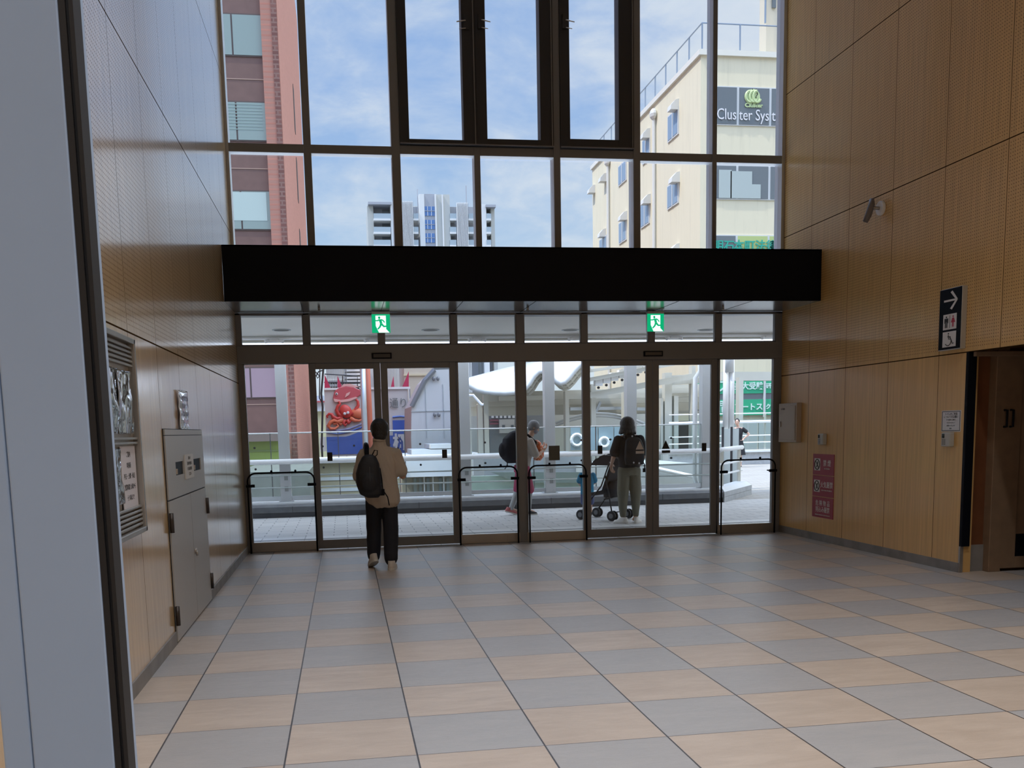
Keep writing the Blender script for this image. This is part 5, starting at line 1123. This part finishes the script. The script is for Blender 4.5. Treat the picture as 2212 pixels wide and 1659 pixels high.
MB().tube([(-.01, -.21, 1.10), (.005, -.22, .98), (.01, -.22, .88), (.03, -.21, .84), (.06, -.20, .79), (.075, -.19, .70)], .006, 6).build('strap_tail', 'black', bp_, smooth=True)
MB().tube([(-.12, -.293, 1.12), (-.12, -.318, 1.0), (-.12, -.31, .9)], .003, 5).tube([(-.265, -.2, .99), (-.268, -.21, .95)], .004, 5).build('zip', pmat('zip_grey', (.08, .08, .09), .4), bp_)
MB().box(-.02, .03, -.225, -.205, .81, .88).build('buckle', 'black', bp_, bevel=.006)
place(bp_, .375, 10.42)

# ---- woman in black behind the glass, seen from behind
pw = thing('person', 'person with bobbed black hair, black top and olive trousers, standing outside behind a stroller', 'person', (0, 0, 0))
J = dict(pel=V(0, 0, .84), waist=V(0, 0, .98), chest=V(0, .0, 1.16), neck=V(0, .01, 1.37), head=V(-.02, .03, 1.47), shL=V(-.175, 0, 1.28), shR=V(.175, 0, 1.28), elL=V(-.245, .0, 1.02), elR=V(.235, .0, 1.03),
         wrL=V(-.235, .16, .90), wrR=V(.20, .14, .87), hipL=V(-.085, 0, .80), hipR=V(.085, 0, .80), knL=V(-.095, .01, .44), knR=V(.10, .02, .44), anL=V(-.10, 0, .08), anR=V(.10, 0, .08))
b = base_body(J, 1.); hand(b, J['wrL'], (.15, .5, -.7), (-.6, .5, .3), 1, .6); hand(b, J['wrR'], (-.1, .6, -.6), (.8, .4, .3), -1, .7)
f, sd, upv, R, hc = build_head(pw, (-.02, .03, 1.515), .98, (.0, .99, -.1), 'hair_black', b)
remesh(b, 'body', 'skin', pw, .008, 2)
h = MB().ell(hc + upv * .006 - f * .012, (.114, .118, .112), 22, 14, R).ell(hc - f * .025 - upv * .06, (.122, .09, .085), 18, 12, R)
for a in range(9):
    q = PI * (.0 + a / 8); h.cap(hc + sd * .085 * math.cos(q) - f * (.07 * math.sin(q)) - upv * .07, .034, hc + sd * .118 * math.cos(q) - f * (.085 * math.sin(q)) - upv * (.135 + .01 * (a % 2)), .022)
remesh(h, 'hair', 'hair_black', pw, .009, 2)
blk = pmat('black_cotton', (.014, .014, .017), .85, bump=.4, bs=7)
t = MB().loft([(0, 0, .845, .165, .12), (0, 0, .95, .165, .12), (0, 0, 1.1, .175, .12), (0, 0, 1.22, .182, .112), (0, 0, 1.30, .15, .085), (0, .01, 1.36, .078, .07), (0, .01, 1.385, .065, .062)], 28, 2.2)
for s_ in 'LR': t.chain([J['sh' + s_] * .6 + V(0, 0, 1.24) * .4, J['sh' + s_], J['sh' + s_] * .28 + J['el' + s_] * .72], [.06, .068, .082])
remesh(t, 'tshirt', blk, pw, .010, 3)
t = MB().loft([(0, 0, .74, .165, .125), (0, 0, .82, .178, .13), (0, 0, .88, .155, .115)], 24, 2.2)
t.chain([J['hipL'], V(-.098, .0, .5), V(-.105, 0, .30), V(-.10, 0, .13)], [.100, .092, .072, .050]); t.chain([J['hipR'], V(.10, .0, .5), V(.105, 0, .30), V(.10, 0, .13)], [.100, .092, .072, .050])
to = remesh(t, 'trousers', pmat('olive_trousers', (.16, .155, .115), .85, bump=.45, bs=6), pw, .010, 3)
for v in to.data.vertices: x, y, z = v.co; v.co += v.normal * (.007 * noise.noise((x * 16, y * 10, z * 5)))
wsh = pmat('white_shoe', (.72, .71, .68), .55)
shoe((-.115, -.02, 0), .75, wsh, pw, .98); shoe((.12, -.02, 0), -.6, wsh, pw, .98)
MB().tube([(J['wrL'].x - .028, .14, .93), (J['wrL'].x + .02, .165, .935), (J['wrL'].x + .03, .13, .95)], .010, 6).build('bracelet', 'whiterail', pw)
place(pw, 4.30, 14.22)
wb = thing('backpack', 'thin black backpack with a grey printed triangle on the person in olive trousers', 'backpack', (0, 0, 0))
t = MB().loft([(.03, -.17, .90, .14, .05), (.03, -.18, 1.0, .155, .065), (.03, -.18, 1.15, .15, .06), (.02, -.165, 1.27, .12, .045), (.02, -.15, 1.31, .08, .03)], 26, 3.0)
remesh(t, 'bag_body', pmat('bag_black2', (.008, .008, .010), .7), wb, .010, 2)
MB().box(-.11, -.075, -.16, -.02, 1.30, 1.345).box(.10, .135, -.16, -.02, 1.30, 1.345).build('shoulder_strap', 'black', wb, bevel=.008)
for (x, z) in ((.0, 1.33), (.0, .935), (.085, .925)): MB().ell((x, -.238 if z < 1 else -.165, z), (.014, .006, .014), 10, 6).build('snap_button', pmat('snap_grey', (.5, .5, .52), .4), wb)
MB().tube([(.15, -.13, 1.0), (.21, -.10, .90), (.22, -.08, .82)], .008, 6).box(.19, .23, -.10, -.08, .78, .84).build('strap_tail', 'black', wb)
place(wb, 4.30, 14.22)
# ---- stroller (umbrella buggy)
bg_ = thing('stroller', 'black folding stroller with double wheels parked in front of the person in olive trousers', 'stroller', (0, 0, 0))
fab = pmat('stroller_fabric', (.012, .012, .016), .8); frm = pmat('stroller_frame', (.02, .02, .022), .35, .5)
for sx in (-.20, .20):
    MB().tube([(sx, -.20, 1.02), (sx * 1.0, -.10, .92), (sx * 1.05, .05, .55), (sx * 1.15, .42, .12)], .012, 8).build('side_tube', frm, bg_, smooth=True)
    MB().tube([(sx * 1.0, -.02, .72), (sx * 1.08, -.10, .4), (sx * 1.12, -.16, .10)], .011, 8).build('rear_leg', frm, bg_, smooth=True)
    MB().tube([(sx, -.21, 1.02), (sx, -.29, 1.03)], .018, 10).build('handle_grip', 'rubber', bg_, smooth=True)
    for yy in (-.17, .42):
        for dx in (-.035, .035):
            xx = sx * 1.14 + dx; w_ = MB().tube([(xx - .014, yy, .082), (xx + .014, yy, .082)], .080, 22).build('wheel', 'rubber', bg_, bevel=.008)
            MB().tube([(xx - .018, yy, .082), (xx + .018, yy, .082)], .040, 14).build('hub', pmat('hub_grey', (.16, .16, .17), .4), w_)
MB().tube([(-.23, -.15, .13), (.23, -.15, .13)], .010, 8).tube([(-.21, .0, .34), (.21, .0, .34)], .010, 8).build('cross_bar', frm, bg_, smooth=True)
MB().prism([(-.19, -.13, .88), (-.19, .02, .42), (-.19, .28, .38), (-.19, .30, .43), (-.19, .06, .48), (-.19, -.10, .90)], (.38, 0, 0)).build('seat_fabric', fab, bg_, bevel=.01)
hc_ = MB()
for i in range(7):
    a = PI * (.18 + .62 * i / 6); hc_.tube([(-.20, -.05 - .02, .78)] * 1 + [(x, -.05 + .34 * math.cos(a), .78 + .30 * math.sin(a)) for x in (-.20, 0, .20)] + [(.20, -.07, .78)], .006, 5)
ap = [(y, z) for y, z in [(-.05 + .33 * math.cos(PI * (.15 + .7 * i / 10)), .76 + .29 * math.sin(PI * (.15 + .7 * i / 10))) for i in range(11)]]
hm = MB()
for i in range(10):
    for k_ in range(6):
        x0, x1 = -.20 + .4 * k_ / 6, -.20 + .4 * (k_ + 1) / 6; z_ = lambda x, z: z - .5 * x * x
        hm.add([(x0, ap[i][0], z_(x0, ap[i][1])), (x1, ap[i][0], z_(x1, ap[i][1])), (x1, ap[i + 1][0], z_(x1, ap[i + 1][1])), (x0, ap[i + 1][0], z_(x0, ap[i + 1][1]))], [(0, 1, 2, 3)])
ho = hm.build('sun_hood', fab, bg_, smooth=True); md = ho.modifiers.new('s', 'SOLIDIFY'); md.thickness = .012
for sx in (-.2, .2): MB().prism([(sx, y, z - .02) for y, z in ap], (.008, 0, 0)).build('hood_side', fab, bg_)
MB().loft([(.0, .0, .36, .13, .10), (.0, .0, .5, .15, .12), (.0, -.04, .62, .14, .10)], 18, 2.6).build('seat_pad', fab, bg_, smooth=True)
MB().prism([(.10, -.06, .66), (.15, -.07, .62), (.155, -.10, .38), (.12, -.10, .34), (.09, -.09, .45)], (.02, -.01, 0)).build('red_cloth', pmat('dull_pink', (.34, .06, .10), .8), bg_)
place(bg_, 4.20, 14.88, .72)
# ---- child in blue
pc = thing('person', 'small child in a blue top and blue shorts standing beside the stroller', 'person', (0, 0, 0))
k_ = .60
J = dict(pel=V(0, 0, .42), waist=V(0, 0, .50), chest=V(0, 0, .60), neck=V(0, .0, .73), head=V(0, .01, .79), shL=V(-.10, 0, .68), shR=V(.10, 0, .68), elL=V(-.14, .02, .55), elR=V(.14, .02, .55), wrL=V(-.10, .10, .50), wrR=V(.08, .12, .50),
         hipL=V(-.05, 0, .40), hipR=V(.05, 0, .40), knL=V(-.055, 0, .22), knR=V(.055, 0, .22), anL=V(-.06, 0, .05), anR=V(.06, 0, .05))
b = base_body(J, k_); hand(b, J['wrL'], (.3, .8, -.3), (0, -.2, -1), -1, .7, .62); hand(b, J['wrR'], (-.3, .8, -.3), (0, -.2, -1), 1, .7, .62)
f, sd, upv, R, hc = build_head(pc, (.0, .01, .865), .88, (.15, .98, -.1), 'hair_black', b); remesh(b, 'body', 'skin', pc, .0065, 2)
remesh(MB().ell(hc + upv * .014 - f * .012, (.088, .100, .098), 20, 12, R).ell(hc - f * .035 - upv * .03, (.076, .06, .06), 14, 10, R), 'hair', 'hair_black', pc, .008, 2)
t = MB().loft([(0, 0, .36, .115, .09), (0, 0, .45, .112, .088), (0, 0, .58, .108, .08), (0, 0, .68, .098, .065), (0, 0, .725, .05, .045)], 22, 2.2)
for s_ in 'LR': t.chain([J['sh' + s_], J['sh' + s_] * .3 + J['el' + s_] * .7], [.045, .052])
remesh(t, 'tshirt', pmat('blue_tshirt', (.015, .19, .34), .85, bump=.4, bs=9), pc, .008, 2)
t = MB().loft([(0, 0, .33, .10, .08), (0, 0, .42, .105, .085)], 20, 2.2); t.chain([V(-.052, 0, .36), V(-.058, 0, .23)], [.062, .060]); t.chain([V(.052, 0, .36), V(.058, 0, .23)], [.062, .060])
remesh(t, 'shorts', pmat('blue_shorts', (.07, .09, .20), .85), pc, .008, 2)
cs_ = pmat('dark_sandal', (.04, .035, .035), .6); shoe((-.06, -.01, 0), .15, cs_, pc, .58); shoe((.06, -.01, 0), -.15, cs_, pc, .58)
place(pc, 4.02, 15.72, -.1)

# ---- person with the big rucksack in side view behind the centre mullion
pb = thing('person', 'person in side view with grey hair, beige top and shorts behind the centre mullion', 'person', (0, 0, 0))
J = dict(pel=V(0, -.02, .84), waist=V(0, .02, .98), chest=V(0, .07, 1.15), neck=V(0, .14, 1.34), head=V(0, .19, 1.44), shL=V(-.17, .09, 1.26), shR=V(.17, .09, 1.26), elL=V(-.20, .16, 1.0), elR=V(.20, .18, 1.0), wrL=V(-.10, .33, 1.12), wrR=V(.10, .34, 1.10),
         hipL=V(-.085, 0, .80), hipR=V(.085, 0, .80), knL=V(-.09, -.06, .44), knR=V(.09, .08, .44), anL=V(-.09, -.20, .10), anR=V(.09, .06, .08))
b = base_body(J, 1.); hand(b, J['wrL'], (.3, .7, .5), (-.3, .3, -.9), -1, .7); hand(b, J['wrR'], (-.3, .7, .5), (.3, .3, -.9), 1, .7)
f, sd, upv, R, hc = build_head(pb, (0, .215, 1.50), 1., (.12, .85, -.45), 'hair_grey', b); remesh(b, 'body', 'skin', pb, .009, 2)
remesh(MB().ell(hc + upv * .022 - f * .014, (.092, .103, .098), 20, 12, R).ell(hc - f * .04 - upv * .03, (.078, .06, .06), 14, 10, R), 'hair', 'hair_grey', pb, .009, 2)
remesh(MB().ell(hc + f * .045 - upv * .055, (.062, .058, .05), 16, 10, R), 'face_mask', pmat('grey_mask', (.20, .21, .25), .7), pb, .008, 2)
t = MB().loft([(0, -.01, .80, .17, .125), (0, .02, .95, .165, .12), (0, .07, 1.12, .175, .125), (0, .09, 1.22, .175, .11), (0, .12, 1.30, .11, .08), (0, .14, 1.345, .065, .06)], 26, 2.2)
for s_ in 'LR': t.chain([J['sh' + s_], J['sh' + s_] * .2 + J['el' + s_] * .8], [.064, .072])
remesh(t, 'tshirt', pmat('taupe_tshirt', (.36, .32, .28), .85, bump=.4, bs=7), pb, .010, 2)
t = MB().loft([(0, -.02, .74, .165, .13), (0, -.02, .86, .165, .125)], 22, 2.2); t.chain([J['hipL'], J['knL']], [.10, .088]); t.chain([J['hipR'], J['knR']], [.10, .088])
remesh(t, 'shorts', pmat('crimson_shorts', (.30, .035, .09), .85), pb, .010, 2)
t = MB(); t.chain([J['knL'], J['anL']], [.062, .045]); t.chain([J['knR'], J['anR']], [.062, .045]); remesh(t, 'leggings', pmat('grey_leggings', (.35, .36, .36), .8), pb, .010, 2)
st_ = pmat('striped_sneaker', (.45, .12, .12), .6); shoe((-.09, -.22, .03), 0, st_, pb, 1., -.3); shoe((.09, .06, 0), 0, pmat('black_sneaker', (.03, .03, .03), .6), pb)
place(pb, 3.02, 16.25, -PI / 2 + .12)
rk = thing('backpack', 'large black hiking rucksack on the back of the person behind the centre mullion', 'backpack', (0, 0, 0))
t = MB().loft([(0, -.20, .90, .12, .07), (0, -.24, .98, .16, .12), (0, -.24, 1.15, .17, .14), (0, -.20, 1.32, .16, .13), (0, -.13, 1.42, .12, .09), (0, -.10, 1.45, .06, .05)], 26, 2.5)
t.ell((0, -.36, 1.12), (.11, .06, .13), 14, 10); remesh(t, 'bag_body', pmat('bag_black3', (.006, .007, .012), .8, spec=.2, bump=.3, bs=9), rk, .011, 3)
for sx in (-.12, .12): MB().tube([(sx, -.08, 1.38), (sx * 1.1, .06, 1.37), (sx * 1.1, .20, 1.25), (sx * 1.1, .16, 1.05)], .02, 8).build('shoulder_strap', 'black', rk, smooth=True)
MB().tube([(.05, -.28, .92), (.06, -.31, .84), (.05, -.34, .80)], .008, 6).tube([(.0, -.28, .92), (.0, -.27, .83)], .008, 6).build('strap_tail', 'black', rk)
MB().box(.10, .13, -.30, -.26, 1.12, 1.20).box(.10, .14, -.31, -.27, 1.0, 1.03).build('buckle', pmat('pale_buckle', (.5, .5, .55), .4), rk)
MB().box(.06, .13, -.16, -.10, .93, .955).build('red_tag', pmat('tag_red', (.5, .04, .06), .6), rk)
place(rk, 3.02, 16.25, -PI / 2 + .12)
ft = thing('front_bag', 'orange patterned bag worn on the chest of the person behind the centre mullion', 'bag', (0, 0, 0))
t = MB().loft([(0, .27, .93, .09, .05), (0, .29, 1.0, .13, .08), (0, .29, 1.12, .13, .09), (0, .26, 1.24, .11, .06), (0, .23, 1.28, .07, .04)], 22, 2.4)
om = bpy.data.materials.new('orange_pattern'); om.use_nodes = True; n_t = om.node_tree; vv = N(n_t, 'ShaderNodeTexVoronoi', inp={'Scale': 26.}); L(n_t, N(n_t, 'ShaderNodeTexCoord').outputs['Object'], vv.inputs[0])
L(n_t, ramp(n_t, vv.outputs[0], [(.2, (.55, .42, .30)), (.35, (.62, .12, .03)), (.7, (.35, .06, .02))], 'CONSTANT'), n_t.nodes['Principled BSDF'].inputs['Base Color'])
remesh(t, 'bag_body', om, ft, .009, 2); place(ft, 3.02, 16.25, -PI / 2 + .12)

# ---- woman in the black dress far out on the deck, facing the hall
pf = thing('person', 'smiling person in a black dress, hand on hip, far out on the deck', 'person', (0, 0, 0))
J = dict(pel=V(0, 0, .86), waist=V(0, 0, 1.0), chest=V(0, 0, 1.17), neck=V(0, .01, 1.38), head=V(.03, .03, 1.48), shL=V(-.165, 0, 1.30), shR=V(.165, 0, 1.30), elL=V(-.36, -.04, 1.12), elR=V(.22, .10, 1.06), wrL=V(-.19, .03, .98), wrR=V(.12, .20, 1.22),
         hipL=V(-.085, 0, .82), hipR=V(.085, 0, .82), knL=V(-.09, .01, .46), knR=V(.09, .01, .46), anL=V(-.09, 0, .08), anR=V(.09, 0, .08))
b = base_body(J, .96); hand(b, J['wrL'], (.7, .2, -.5), (-.4, -.6, -.4), 1, .7); hand(b, J['wrR'], (-.2, .3, .9), (0, .8, -.3), 1, .9)
f, sd, upv, R, hc = build_head(pf, (.04, .04, 1.535), .98, (.12, .98, -.1), 'hair_black', b); remesh(b, 'body', pmat('skin_light', (.62, .38, .28), .5), pf, .009, 2)
remesh(MB().ell(hc + upv * .035 - f * .028, (.092, .098, .088), 20, 12, R).ell(hc - f * .05 - upv * .02, (.076, .06, .06), 14, 10, R).ell(hc - f * .05 + upv * .10, (.045, .045, .04), 12, 8, R), 'hair', 'hair_black', pf, .009, 2)
t = MB().loft([(0, 0, .42, .26, .20), (0, 0, .62, .225, .175), (0, 0, .84, .175, .13), (0, 0, 1.0, .135, .10), (0, 0, 1.16, .158, .112), (0, 0, 1.27, .165, .095), (0, 0, 1.34, .10, .075)], 28, 2.1)
for s_ in 'LR': t.chain([J['sh' + s_], J['sh' + s_] * .55 + J['el' + s_] * .45], [.062, .070])
remesh(t, 'dress', blk, pf, .010, 2)
cs2 = pmat('black_pump', (.02, .02, .02), .5); shoe((-.09, 0, 0), 0, cs2, pf, .95); shoe((.09, 0, 0), 0, cs2, pf, .95)
place(pf, 13.33, 31.3, PI * .88)
